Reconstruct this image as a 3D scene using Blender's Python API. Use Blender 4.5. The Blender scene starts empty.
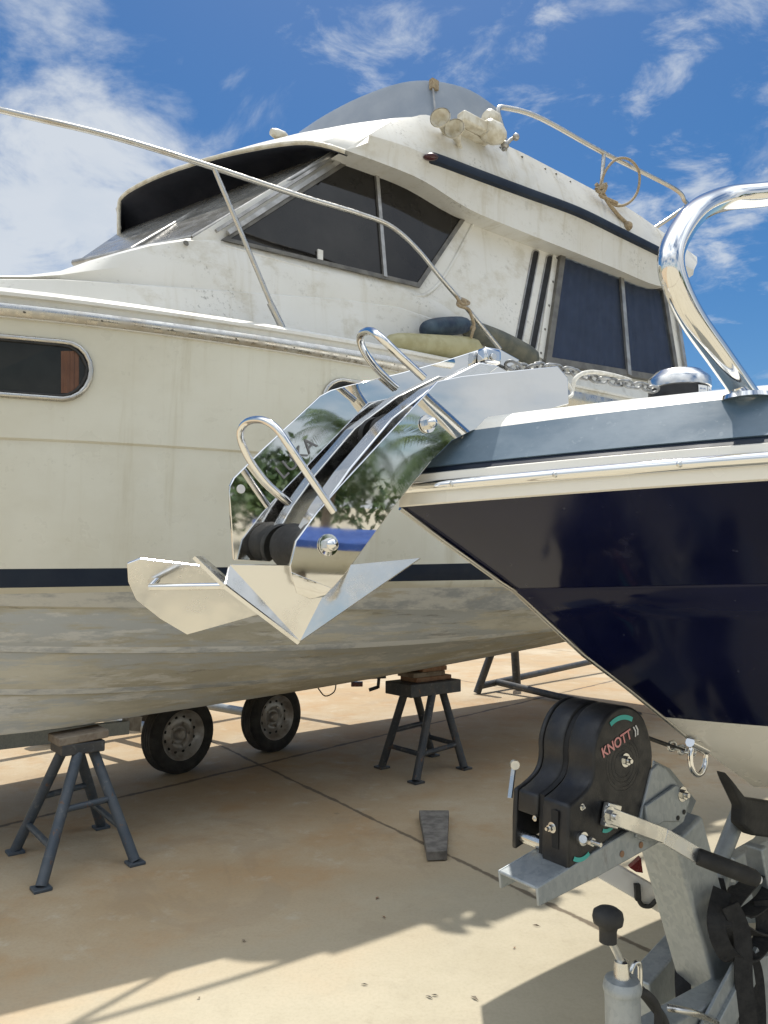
import bpy, bmesh, math, random
import numpy as np
from mathutils import Vector, Matrix, Euler

random.seed(7)
SC = bpy.context.scene
COL = SC.collection
R = math.radians

# ------------------------------------------------------------------ camera
H = 1.55
F = 769.0
HOR = 575.0
PITCH = math.atan((HOR - 512) / F)
cam_d = bpy.data.cameras.new('camera')
cam = bpy.data.objects.new('camera', cam_d)
COL.objects.link(cam)
cam.location = (0, 0, H)
cam.rotation_euler = (math.pi / 2 + PITCH, 0, 0)
cam_d.sensor_fit = 'VERTICAL'
cam_d.sensor_height = 34.62
cam_d.lens = 34.62 * F / 1024.0
cam_d.clip_start = 0.05
cam_d.clip_end = 3000
SC.camera = cam

# ------------------------------------------------------------------ sun, sky, exposure
TO_SUN = Vector((0.025, 0.405, 1.0)).normalized()
sun_d = bpy.data.lights.new('sun', 'SUN')
sun_d.energy = 3.35
sun_d.angle = R(0.55)
sun_d.color = (1.0, 0.95, 0.86)
sun = bpy.data.objects.new('sun', sun_d)
COL.objects.link(sun)
sun.rotation_euler = TO_SUN.to_track_quat('Z', 'Y').to_euler()
sun.location = (0, 0, 30)
SUN_EL = math.asin(TO_SUN.z)
SUN_AZ = math.atan2(TO_SUN.x, TO_SUN.y)          # clockwise from +Y

SC.view_settings.view_transform = 'Standard'
SC.view_settings.look = 'None'
SC.view_settings.gamma = 1.0
SC.view_settings.exposure = 0.45
SC.view_settings.use_curve_mapping = False
SC.cycles.max_bounces = 10
SC.cycles.transparent_max_bounces = 10
SC.cycles.use_denoising = True
SC.cycles.sample_clamp_indirect = 6.0

W = bpy.data.worlds.new('World')
SC.world = W
W.use_nodes = True


def ray(px, py):
    x = (px - 384) / F
    yc = (512 - py) / F
    c, s = math.cos(PITCH), math.sin(PITCH)
    return Vector((x, c - yc * s, s + yc * c))


def build_world():
    nt = W.node_tree
    N, L = nt.nodes, nt.links
    N.clear()
    out = N.new('ShaderNodeOutputWorld')
    sky = N.new('ShaderNodeTexSky')
    sky.sky_type = 'NISHITA'
    sky.sun_disc = False
    sky.sun_elevation = SUN_EL
    sky.sun_rotation = SUN_AZ
    sky.air_density = 1.0
    sky.dust_density = 0.6
    sky.ozone_density = 2.2
    bg = N.new('ShaderNodeBackground')
    bg.inputs['Strength'].default_value = 0.07
    hsv = N.new('ShaderNodeHueSaturation')
    hsv.inputs['Saturation'].default_value = 1.4
    L.new(sky.outputs['Color'], hsv.inputs['Color'])
    L.new(hsv.outputs['Color'], bg.inputs['Color'])
    tc = N.new('ShaderNodeTexCoord')
    # project the view direction on a cloud layer so that far clouds get flatter
    sep = N.new('ShaderNodeSeparateXYZ')
    L.new(tc.outputs['Generated'], sep.inputs[0])

    def math_(op, a, b=None, clamp=False):
        m = N.new('ShaderNodeMath')
        m.operation = op
        m.use_clamp = clamp
        for i, v in enumerate((a, b)):
            if v is None:
                continue
            if isinstance(v, (int, float)):
                m.inputs[i].default_value = v
            else:
                L.new(v, m.inputs[i])
        return m.outputs[0]
    zz = math_('ADD', math_('MAXIMUM', sep.outputs[2], 0.0), 0.22)
    cx = math_('DIVIDE', sep.outputs[0], zz)
    cy = math_('DIVIDE', sep.outputs[1], zz)
    comb = N.new('ShaderNodeCombineXYZ')
    L.new(cx, comb.inputs[0])
    L.new(cy, comb.inputs[1])

    def noise(scale, detail, rough, loc=(0, 0, 0), rot=0.0, stretch=(1, 1, 1), dist=0.0):
        mp = N.new('ShaderNodeMapping')
        mp.inputs['Location'].default_value = loc
        mp.inputs['Rotation'].default_value = (0, 0, rot)
        mp.inputs['Scale'].default_value = stretch
        L.new(comb.outputs[0], mp.inputs[0])
        n = N.new('ShaderNodeTexNoise')
        n.inputs['Scale'].default_value = scale
        n.inputs['Detail'].default_value = detail
        n.inputs['Roughness'].default_value = rough
        n.inputs['Distortion'].default_value = dist
        L.new(mp.outputs[0], n.inputs[0])
        return n.outputs[0]

    def blob(px, py, inner, outer):
        d = ray(px, py).normalized()
        dot = N.new('ShaderNodeVectorMath')
        dot.operation = 'DOT_PRODUCT'
        L.new(tc.outputs['Generated'], dot.inputs[0])
        dot.inputs[1].default_value = d
        mr = N.new('ShaderNodeMapRange')
        mr.interpolation_type = 'SMOOTHSTEP'
        mr.inputs['From Min'].default_value = math.cos(R(outer))
        mr.inputs['From Max'].default_value = math.cos(R(inner))
        L.new(dot.outputs['Value'], mr.inputs['Value'])
        return mr.outputs[0]
    big = noise(3.4, 11, 0.60, (3.1, 1.7, 0), 0.3, (1, 1, 1), 0.5)
    wisp = noise(7.5, 10, 0.62, (0.4, 5.2, 0), 0.55, (1.0, 1.35, 1), 0.35)
    b1 = math_('MAXIMUM', blob(60, 185, 1, 12.5), math_('MULTIPLY', blob(-30, 90, 1, 8), 0.7))
    b2 = blob(430, 15, 1, 17)
    b3 = math_('MAXIMUM', blob(690, 175, 0, 8), blob(745, 55, 0, 8))
    b4 = blob(700, 330, 1, 13)
    dens = math_('ADD', big, math_('MULTIPLY', b1, 0.25))
    m1 = N.new('ShaderNodeMapRange')
    m1.interpolation_type = 'SMOOTHSTEP'
    m1.inputs['From Min'].default_value = 0.57
    m1.inputs['From Max'].default_value = 0.80
    L.new(dens, m1.inputs['Value'])
    bs = math_('ADD', math_('MULTIPLY', b2, 0.2), math_('ADD', math_('MULTIPLY', b3, 0.22), math_('MULTIPLY', b4, 0.12)))
    d2 = math_('ADD', wisp, bs)
    m2 = N.new('ShaderNodeMapRange')
    m2.interpolation_type = 'SMOOTHSTEP'
    m2.inputs['From Min'].default_value = 0.68
    m2.inputs['From Max'].default_value = 0.95
    L.new(d2, m2.inputs['Value'])
    mask = math_('MAXIMUM', m1.outputs[0], math_('MULTIPLY', m2.outputs[0], 0.85), True)
    mask = math_('MULTIPLY', mask, 0.86, True)
    # cloud brightness varies with thickness
    ramp = N.new('ShaderNodeValToRGB')
    ramp.color_ramp.elements[0].color = (0.90, 0.95, 1.0, 1)
    ramp.color_ramp.elements[1].color = (0.70, 0.79, 0.90, 1)
    ramp.color_ramp.elements[0].position = 0.5
    ramp.color_ramp.elements[1].position = 0.85
    L.new(noise(3.2, 6, 0.55, (1.3, 7.7, 0)), ramp.inputs[0])
    bgc = N.new('ShaderNodeBackground')
    # unseen bright clouds added overhead and behind the camera
    # to lift the shaded ground
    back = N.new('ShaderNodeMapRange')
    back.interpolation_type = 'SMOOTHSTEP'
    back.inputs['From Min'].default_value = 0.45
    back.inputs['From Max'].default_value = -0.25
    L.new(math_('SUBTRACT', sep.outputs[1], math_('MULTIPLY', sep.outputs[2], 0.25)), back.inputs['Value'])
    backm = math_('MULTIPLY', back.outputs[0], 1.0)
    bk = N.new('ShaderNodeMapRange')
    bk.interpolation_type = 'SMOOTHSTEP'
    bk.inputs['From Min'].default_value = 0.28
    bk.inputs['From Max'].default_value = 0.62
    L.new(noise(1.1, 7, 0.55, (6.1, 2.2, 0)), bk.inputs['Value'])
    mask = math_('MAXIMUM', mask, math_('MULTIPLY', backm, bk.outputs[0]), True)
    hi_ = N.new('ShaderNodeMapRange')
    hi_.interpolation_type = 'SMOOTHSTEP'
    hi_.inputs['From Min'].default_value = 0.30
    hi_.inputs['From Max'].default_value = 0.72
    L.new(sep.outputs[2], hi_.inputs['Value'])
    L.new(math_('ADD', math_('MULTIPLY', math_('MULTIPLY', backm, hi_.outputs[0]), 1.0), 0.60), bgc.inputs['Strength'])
    L.new(ramp.outputs[0], bgc.inputs['Color'])
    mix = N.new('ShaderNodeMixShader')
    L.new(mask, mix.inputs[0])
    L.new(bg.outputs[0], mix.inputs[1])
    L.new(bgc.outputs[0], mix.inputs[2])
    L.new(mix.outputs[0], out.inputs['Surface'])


build_world()

# ------------------------------------------------------------------ materials
MATS = {}


class NB:
    """small node-building helper"""
    def __init__(self, name):
        self.m = bpy.data.materials.new(name)
        self.m.use_nodes = True
        self.nt = self.m.node_tree
        self.N, self.L = self.nt.nodes, self.nt.links
        self.b = self.N['Principled BSDF']
        self.tc = self.N.new('ShaderNodeTexCoord')
        self.vec = self.tc.outputs['Object']

    def lk(self, v, sock):
        if isinstance(v, (int, float)):
            sock.default_value = v
        elif isinstance(v, tuple):
            sock.default_value = v if len(v) == 4 or sock.type == 'VECTOR' else (*v, 1)
        else:
            self.L.new(v, sock)

    def map(self, scale=(1, 1, 1), loc=(0, 0, 0), rot=(0, 0, 0), src=None):
        mp = self.N.new('ShaderNodeMapping')
        mp.inputs['Scale'].default_value = scale
        mp.inputs['Location'].default_value = loc
        mp.inputs['Rotation'].default_value = rot
        self.L.new(src or self.vec, mp.inputs[0])
        return mp.outputs[0]

    def noise(self, scale, detail=5, rough=0.55, vec=None, dist=0.0):
        n = self.N.new('ShaderNodeTexNoise')
        n.inputs['Scale'].default_value = scale
        n.inputs['Detail'].default_value = detail
        n.inputs['Roughness'].default_value = rough
        n.inputs['Distortion'].default_value = dist
        self.L.new(vec or self.vec, n.inputs[0])
        return n.outputs[0]

    def voro(self, scale, vec=None, out='Color', feature='F1'):
        n = self.N.new('ShaderNodeTexVoronoi')
        n.feature = feature
        n.inputs['Scale'].default_value = scale
        self.L.new(vec or self.vec, n.inputs[0])
        return n.outputs[out]

    def rng(self, v, a, b, c=0.0, d=1.0, smooth=True):
        mr = self.N.new('ShaderNodeMapRange')
        if smooth:
            mr.interpolation_type = 'SMOOTHSTEP'
        mr.inputs['From Min'].default_value = a
        mr.inputs['From Max'].default_value = b
        mr.inputs['To Min'].default_value = c
        mr.inputs['To Max'].default_value = d
        self.L.new(v, mr.inputs['Value'])
        return mr.outputs[0]

    def math(self, op, a, b=None):
        m = self.N.new('ShaderNodeMath')
        m.operation = op
        self.lk(a, m.inputs[0])
        if b is not None:
            self.lk(b, m.inputs[1])
        return m.outputs[0]

    def mix(self, f, a, b, mode='MIX'):
        m = self.N.new('ShaderNodeMix')
        m.data_type = 'RGBA'
        m.blend_type = mode
        self.lk(f, m.inputs[0])
        self.lk(a, m.inputs[6])
        self.lk(b, m.inputs[7])
        return m.outputs[2]

    def bump(self, h, strength=0.2, dist=0.01):
        bp = self.N.new('ShaderNodeBump')
        bp.inputs['Strength'].default_value = strength
        bp.inputs['Distance'].default_value = dist
        self.L.new(h, bp.inputs['Height'])
        self.L.new(bp.outputs[0], self.b.inputs['Normal'])

    def sep(self, src=None):
        s = self.N.new('ShaderNodeSeparateXYZ')
        self.L.new(src or self.vec, s.inputs[0])
        return s.outputs

    def set(self, col=None, rough=None, metal=None, **kw):
        if col is not None:
            self.lk(col, self.b.inputs['Base Color'])
        if rough is not None:
            self.lk(rough, self.b.inputs['Roughness'])
        if metal is not None:
            self.lk(metal, self.b.inputs['Metallic'])
        for k, v in kw.items():
            self.lk(v, self.b.inputs[k])
        return self.m


def simple(name, c1, c2=None, rough=0.5, metal=0.0, scale=8.0, bump=0.0, bscale=60, lo=0.35, hi=0.65, **kw):
    n = NB(name)
    c2 = c2 or tuple(x * 0.75 for x in c1)
    f = n.rng(n.noise(scale, 6, 0.6), lo, hi)
    rr = n.rng(n.noise(scale * 2.3, 4), 0.3, 0.7, max(rough - 0.08, 0.02), min(rough + 0.1, 1.0))
    n.set(n.mix(f, c1, c2), rr, metal, **kw)
    if bump:
        n.bump(n.noise(bscale, 4), bump, 0.004)
    MATS[name] = n.m
    return n.m


# --- gelcoat of the big yacht
def gelcoat(name, base, dirty, mildew=0.5, streak=0.5, rough=0.38):
    n = NB(name)
    big = n.rng(n.noise(0.9, 6, 0.6), 0.35, 0.7)
    c = n.mix(n.math('MULTIPLY', big, 0.55), base, dirty)
    # rain streaks running down the side
    st = n.noise(1.0, 6, 0.65, n.map((9.0, 1.5, 0.55)))
    st = n.rng(st, 0.52, 0.78)
    c = n.mix(n.math('MULTIPLY', st, streak), c, (dirty[0] * 0.72, dirty[1] * 0.66, dirty[2] * 0.5))
    # mildew specks in patches
    pa = n.rng(n.noise(1.7, 4, 0.6, n.map((1, 1, 2.2), (4, 2, 1))), 0.52, 0.7)
    sp = n.rng(n.noise(38, 5, 0.7), 0.54, 0.7)
    c = n.mix(n.math('MULTIPLY', n.math('MULTIPLY', pa, sp), mildew), c, (0.13, 0.12, 0.09))
    # yellow-brown grime washed over broad patches
    gr = n.rng(n.noise(2.4, 9, 0.72, n.map((1, 1, 1.5), (9, 5, 2))), 0.5, 0.66)
    c = n.mix(n.math('MULTIPLY', gr, 0.42 * mildew), c, (0.40, 0.345, 0.225))
    g2 = n.rng(n.noise(7.0, 9, 0.75, n.map((1, 1, 1.3), (3, 8, 6))), 0.57, 0.7)
    c = n.mix(n.math('MULTIPLY', g2, 0.38 * mildew), c, (0.27, 0.245, 0.19))
    # brush scuffs
    sc = n.rng(n.noise(3, 7, 0.7, n.map((1.2, 1, 7.0), (1, 7, 3))), 0.6, 0.75)
    c = n.mix(n.math('MULTIPLY', sc, 0.16), c, (0.4, 0.38, 0.33))
    n.set(c, n.rng(n.noise(5, 4), 0.3, 0.7, rough - 0.08, rough + 0.16))
    n.bump(n.noise(14, 4), 0.06, 0.004)
    MATS[name] = n.m
    return n.m


gelcoat('topside_gelcoat', (0.655, 0.64, 0.545), (0.52, 0.485, 0.37), 0.2, 0.42, 0.32)
gelcoat('cabin_gelcoat', (0.70, 0.69, 0.65), (0.58, 0.56, 0.49), 0.95, 0.42, 0.42)
gelcoat('flybridge_gelcoat', (0.63, 0.62, 0.58), (0.53, 0.50, 0.42), 0.95, 0.75, 0.45)
gelcoat('clean_gelcoat', (0.80, 0.78, 0.72), (0.76, 0.73, 0.65), 0.1, 0.1, 0.28)


def stripped_bottom():
    n = NB('stripped_bottom')
    a = n.noise(1.4, 8, 0.68, n.map((0.55, 1.0, 2.6)))
    c = n.mix(n.rng(a, 0.40, 0.60), (0.40, 0.37, 0.285), (0.56, 0.525, 0.42))
    b = n.noise(2.2, 8, 0.72, n.map((0.35, 1.0, 3.4), (5, 1, 2)))
    c = n.mix(n.math('MULTIPLY', n.rng(b, 0.47, 0.56), 0.85), c, (0.42, 0.435, 0.425))
    d = n.noise(7, 7, 0.72, n.map((0.4, 1.0, 2.4), (2, 4, 9)))
    c = n.mix(n.math('MULTIPLY', n.rng(d, 0.52, 0.62), 0.75), c, (0.60, 0.58, 0.52))
    e = n.noise(9, 7, 0.75, n.map((0.25, 1.0, 3.0), (8, 3, 1)))
    c = n.mix(n.math('MULTIPLY', n.rng(e, 0.57, 0.68), 0.55), c, (0.16, 0.155, 0.13))
    g = n.noise(2.6, 4, 0.6, n.map((0.5, 1.0, 3.0), (0.7, 3, 5.5)))
    c = n.mix(n.math('MULTIPLY', n.rng(g, 0.70, 0.76), 0.7), c, (0.12, 0.33, 0.27))
    n.set(c, n.rng(a, 0.3, 0.7, 0.55, 0.8))
    n.bump(n.math('ADD', n.noise(30, 6, 0.7), d), 0.25, 0.006)
    MATS['stripped_bottom'] = n.m


stripped_bottom()


def primer_band():
    n = NB('primer_band')
    a = n.noise(5, 8, 0.7, n.map((0.5, 1, 1.8)))
    c = n.mix(n.rng(a, 0.42, 0.6), (0.62, 0.62, 0.58), (0.36, 0.38, 0.39))
    b = n.noise(4, 6, 0.7, n.map((0.4, 1, 2.5), (3, 3, 3)))
    c = n.mix(n.rng(b, 0.55, 0.68), c, (0.50, 0.46, 0.36))
    n.set(c, 0.6)
    n.bump(n.noise(40, 5), 0.2, 0.004)
    MATS['primer_band'] = n.m


primer_band()
simple('navy_stripe', (0.008, 0.014, 0.028), (0.014, 0.022, 0.036), 0.5, scale=3, IOR=1.3)
simple('visor_navy', (0.008, 0.010, 0.018), (0.016, 0.018, 0.028), 0.55, scale=4)


def navy_hull():
    n = NB('navy_hull')
    a = n.noise(2.5, 6, 0.6, n.map((1, 1, 1.6)))
    c = n.mix(n.rng(a, 0.35, 0.7), (0.0030, 0.0045, 0.024), (0.006, 0.008, 0.034))
    sp = n.rng(n.noise(95, 3, 0.6), 0.70, 0.78)
    c = n.mix(n.math('MULTIPLY', sp, 0.3), c, (0.25, 0.26, 0.28))
    st = n.rng(n.noise(2.0, 6, 0.7, n.map((5.0, 5.0, 0.5), (2, 1, 0))), 0.58, 0.8)
    c = n.mix(n.math('MULTIPLY', st, 0.10), c, (0.25, 0.25, 0.30))
    n.set(c, n.rng(a, 0.3, 0.7, 0.08, 0.18), 0.0, IOR=1.34)
    n.bump(n.noise(2.2, 3), 0.07, 0.03)
    MATS['navy_hull'] = n.m


navy_hull()


def strake_blue():
    n = NB('strake_blue')
    a = n.noise(7, 7, 0.7, n.map((1.0, 1.0, 2.0)))
    c = n.mix(n.rng(a, 0.35, 0.7), (0.075, 0.123, 0.172), (0.118, 0.172, 0.225))
    sp = n.rng(n.noise(60, 4, 0.7), 0.6, 0.72)
    c = n.mix(n.math('MULTIPLY', sp, 0.35), c, (0.24, 0.29, 0.33))
    n.set(c, n.rng(a, 0.3, 0.7, 0.3, 0.5))
    MATS['strake_blue'] = n.m


strake_blue()


def steel(name, col=(0.80, 0.79, 0.77), rough=0.07, dirty=0.3, aniso=False):
    n = NB(name)
    a = n.noise(5, 5, 0.6)
    c = n.mix(n.math('MULTIPLY', n.rng(a, 0.5, 0.75), dirty), col, (0.42, 0.36, 0.28))
    r = n.rng(n.noise(22, 5, 0.7), 0.35, 0.8, rough * 0.6, rough * 2.0)
    n.set(c, r, 1.0)
    if name != 'worn_stainless':
        n.bump(n.noise(9, 2), 0.012, 0.004)
    MATS[name] = n.m


steel('stainless', rough=0.05, dirty=0.15)
steel('mirror_stainless', (0.74, 0.735, 0.72), 0.026, 0.18)
steel('worn_stainless', (0.52, 0.505, 0.47), 0.34, 0.7)
steel('anchor_steel', (0.76, 0.755, 0.74), 0.19, 0.3)
steel('zinc_bolt', (0.66, 0.66, 0.64), 0.28, 0.4)


def galvanised():
    n = NB('galvanised')
    v = n.voro(150, n.map((1, 1, 0.6)))
    v2 = n.noise(9, 6, 0.7)
    s = n.N.new('ShaderNodeSeparateColor')
    n.L.new(v, s.inputs[0])
    c = n.mix(s.outputs[0], (0.29, 0.32, 0.33), (0.36, 0.385, 0.395))
    c = n.mix(n.math('MULTIPLY', n.rng(v2, 0.42, 0.7), 0.5), c, (0.47, 0.49, 0.49))
    c = n.mix(n.math('MULTIPLY', n.rng(n.noise(17, 6, 0.75, n.map((1, 1, 0.4), (3, 3, 3))), 0.58, 0.75), 0.7), c, (0.20, 0.185, 0.16))
    n.set(c, n.rng(v2, 0.3, 0.7, 0.42, 0.62), 0.55)
    n.bump(n.noise(120, 4), 0.08, 0.003)
    MATS['galvanised'] = n.m


galvanised()
simple('black_plastic', (0.010, 0.010, 0.011), (0.026, 0.025, 0.024), 0.42, scale=26, bump=0.15, bscale=400, lo=0.42, hi=0.72)
simple('black_rubber', (0.018, 0.018, 0.018), (0.032, 0.031, 0.029), 0.7, scale=14, bump=0.25, bscale=120)
simple('tyre_rubber', (0.020, 0.020, 0.020), (0.045, 0.042, 0.038), 0.8, scale=9, bump=0.25, bscale=80)
simple('rim_grey', (0.50, 0.49, 0.47), (0.30, 0.27, 0.24), 0.42, 0.5, scale=10)


def chipped(name, c1, c2, rough):
    n = NB(name)
    c = n.mix(n.rng(n.noise(9, 6, 0.6), 0.35, 0.65), c1, c2)
    c = n.mix(n.math('MULTIPLY', n.rng(n.noise(26, 6, 0.7), 0.56, 0.7), 0.45), c, (0.19, 0.19, 0.18))
    ch = n.rng(n.noise(19, 8, 0.75, n.map((1, 1, 0.7), (4, 4, 4))), 0.60, 0.65)
    c = n.mix(n.math('MULTIPLY', ch, 0.85), c, (0.15, 0.07, 0.03))
    n.set(c, rough)
    n.bump(n.noise(60, 5), 0.2, 0.004)
    MATS[name] = n.m


chipped('blue_grey_paint', (0.045, 0.060, 0.078), (0.07, 0.082, 0.095), 0.5)
chipped('dark_steel_paint', (0.028, 0.034, 0.042), (0.06, 0.058, 0.055), 0.55)
simple('weathered_wood', (0.16, 0.12, 0.085), (0.25, 0.21, 0.16), 0.85, scale=14, bump=0.5, bscale=40)
simple('grey_wood', (0.11, 0.10, 0.09), (0.20, 0.185, 0.165), 0.9, scale=16, bump=0.6, bscale=50)
simple('rust_wood', (0.20, 0.10, 0.055), (0.28, 0.17, 0.10), 0.85, scale=14, bump=0.5, bscale=40)
simple('alu_frame', (0.42, 0.41, 0.39), (0.28, 0.27, 0.25), 0.4, 0.7, scale=10)
simple('dark_frame', (0.10, 0.095, 0.085), (0.17, 0.16, 0.14), 0.5, 0.3, scale=10)
simple('rope_tan', (0.36, 0.29, 0.19), (0.25, 0.19, 0.12), 0.9, scale=60, bump=0.6, bscale=160)
simple('rope_white', (0.70, 0.68, 0.62), (0.50, 0.48, 0.42), 0.9, scale=40, bump=0.5, bscale=160)
simple('fender_olive', (0.30, 0.27, 0.13), (0.38, 0.35, 0.20), 0.5, scale=9)
simple('fender_dark', (0.07, 0.075, 0.06), (0.13, 0.125, 0.09), 0.55, scale=9)
simple('fender_navy', (0.015, 0.03, 0.06), (0.04, 0.07, 0.10), 0.6, scale=9)
simple('horn_cream', (0.66, 0.63, 0.54), (0.50, 0.45, 0.34), 0.45, scale=16)
simple('teal_decal', (0.05, 0.36, 0.32), (0.06, 0.42, 0.37), 0.5)
simple('pink_letter', (0.72, 0.33, 0.31), (0.66, 0.28, 0.27), 0.5)
simple('white_letter', (0.75, 0.75, 0.74), (0.65, 0.65, 0.64), 0.5)
simple('etched_letter', (0.16, 0.16, 0.165), (0.22, 0.22, 0.22), 0.6)
simple('red_lens', (0.16, 0.010, 0.010), (0.10, 0.008, 0.008), 0.25)
simple('dark_lens', (0.05, 0.008, 0.010), (0.02, 0.006, 0.010), 0.25)
simple('white_paint', (0.72, 0.71, 0.68), (0.60, 0.58, 0.53), 0.45)
simple('cover_blue', (0.02, 0.065, 0.25), (0.012, 0.045, 0.19), 0.7, scale=4)
simple('shed_wall', (0.55, 0.53, 0.48), (0.46, 0.44, 0.39), 0.8, scale=1)
simple('shed_roof', (0.05, 0.05, 0.052), (0.075, 0.072, 0.07), 0.7, scale=1)
simple('leaf_green', (0.035, 0.075, 0.018), (0.075, 0.12, 0.03), 0.55, scale=0.9)
simple('palm_green', (0.04, 0.085, 0.022), (0.085, 0.13, 0.035), 0.5, scale=0.9)
simple('bark', (0.16, 0.12, 0.085), (0.24, 0.19, 0.14), 0.9, scale=6, bump=0.6, bscale=20)
simple('curtain_blue', (0.022, 0.032, 0.060), (0.034, 0.046, 0.080), 0.9, scale=6)
simple('curtain_brown', (0.16, 0.08, 0.05), (0.12, 0.06, 0.04), 0.9, scale=6)
simple('black_void', (0.006, 0.006, 0.007), (0.01, 0.01, 0.01), 0.7)
simple('webbing', (0.012, 0.012, 0.013), (0.022, 0.022, 0.022), 0.85, scale=40, bump=0.4, bscale=220)
simple('chain_zinc', (0.34, 0.35, 0.36), (0.20, 0.20, 0.195), 0.5, 0.6, scale=60)
simple('label_paper', (0.74, 0.75, 0.76), (0.66, 0.68, 0.70), 0.5)
simple('label_print', (0.22, 0.27, 0.40), (0.28, 0.32, 0.42), 0.5)


def dark_glass(name, tint, rough=0.03):
    n = NB(name)
    a = n.noise(3, 5, 0.6)
    c = n.mix(n.rng(a, 0.35, 0.7), tint, tuple(x * 1.8 for x in tint))
    n.set(c, n.rng(n.noise(7, 5, 0.7), 0.4, 0.8, rough, rough + 0.1), 0.0, IOR=1.36)
    MATS[name] = n.m


dark_glass('tinted_glass', (0.011, 0.010, 0.009))
dark_glass('porthole_glass', (0.012, 0.013, 0.012))
simple('windshield_glass', (0.15, 0.145, 0.13), (0.20, 0.195, 0.18), 0.22, scale=4)


def clear_glass(name, trans, tint, rough=0.02):
    n = NB(name)
    tr = n.N.new('ShaderNodeBsdfTransparent')
    tr.inputs[0].default_value = (*tint, 1)
    gl = n.N.new('ShaderNodeBsdfPrincipled')
    gl.inputs['Base Color'].default_value = (*[t * 0.3 for t in tint], 1)
    gl.inputs['Roughness'].default_value = rough
    mx = n.N.new('ShaderNodeMixShader')
    mx.inputs[0].default_value = 1 - trans
    n.L.new(tr.outputs[0], mx.inputs[1])
    n.L.new(gl.outputs[0], mx.inputs[2])
    n.L.new(mx.outputs[0], n.N['Material Output'].inputs['Surface'])
    MATS[name] = n.m


clear_glass('pane_glass', 0.93, (0.80, 0.85, 0.92))


def acrylic():
    n = NB('grey_acrylic')
    f = n.noise(4, 5, 0.6)
    n.set(n.mix(n.rng(f, 0.3, 0.7), (0.30, 0.345, 0.40), (0.37, 0.41, 0.46)), 0.3)
    tr = n.N.new('ShaderNodeBsdfTransparent')
    tr.inputs[0].default_value = (0.55, 0.62, 0.70, 1)
    mx = n.N.new('ShaderNodeMixShader')
    mx.inputs[0].default_value = 0.72
    n.L.new(tr.outputs[0], mx.inputs[1])
    n.L.new(n.b.outputs[0], mx.inputs[2])
    n.L.new(mx.outputs[0], n.N['Material Output'].inputs['Surface'])
    MATS['grey_acrylic'] = n.m


acrylic()


# ------------------------------------------------------------------ projection helpers
def ground_pt(px, py, z=0.0):
    d = ray(px, py)
    t = (z - H) / d.z
    return Vector((d.x * t, d.y * t, z))


def on_plane(px, py, p0, nrm):
    d = ray(px, py)
    o = Vector((0, 0, H))
    t = (Vector(p0) - o).dot(nrm) / d.dot(nrm)
    return o + d * t


# big yacht frame: s aft along U, off = distance from the camera measured away from it
U = Vector((0.777, 0.629, 0)).normalized()
V = Vector((-U.y, U.x, 0))
CEN = 5.4


def SO(s, off, z):
    return U * s + V * off + Vector((0, 0, z))


def YO(px, py, off):
    return on_plane(px, py, V * off, V)


def to_so(p):
    return p.dot(U), p.dot(V), p.z


# near boat frame
AX = Vector((math.cos(R(35)), math.sin(R(35)), 0))
MM = Vector((AX.y, -AX.x, 0))
BOW = Vector((0.025, 1.15, 0))


def NBP(l, w, z):
    return BOW + AX * l + MM * w + Vector((0, 0, z))


def UN(px, py, w=0.0):
    return on_plane(px, py, BOW + MM * w, MM)


def to_lw(p):
    q = p - BOW
    return q.dot(AX), q.dot(MM), p.z


def hermite(xs, ys):
    xs = np.array(xs, float)
    ys = np.array(ys, float)
    d = np.gradient(ys, xs)
    def f(x):
        x = float(x)
        if x <= xs[0]:
            return float(ys[0] + d[0] * (x - xs[0]))
        if x >= xs[-1]:
            return float(ys[-1] + d[-1] * (x - xs[-1]))
        i = int(np.searchsorted(xs, x) - 1)
        i = max(0, min(i, len(xs) - 2))
        h = xs[i + 1] - xs[i]
        t = (x - xs[i]) / h
        return float((2*t**3 - 3*t**2 + 1)*ys[i] + (t**3 - 2*t**2 + t)*h*d[i] + (-2*t**3 + 3*t**2)*ys[i+1] + (t**3 - t**2)*h*d[i+1])
    return f


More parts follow.
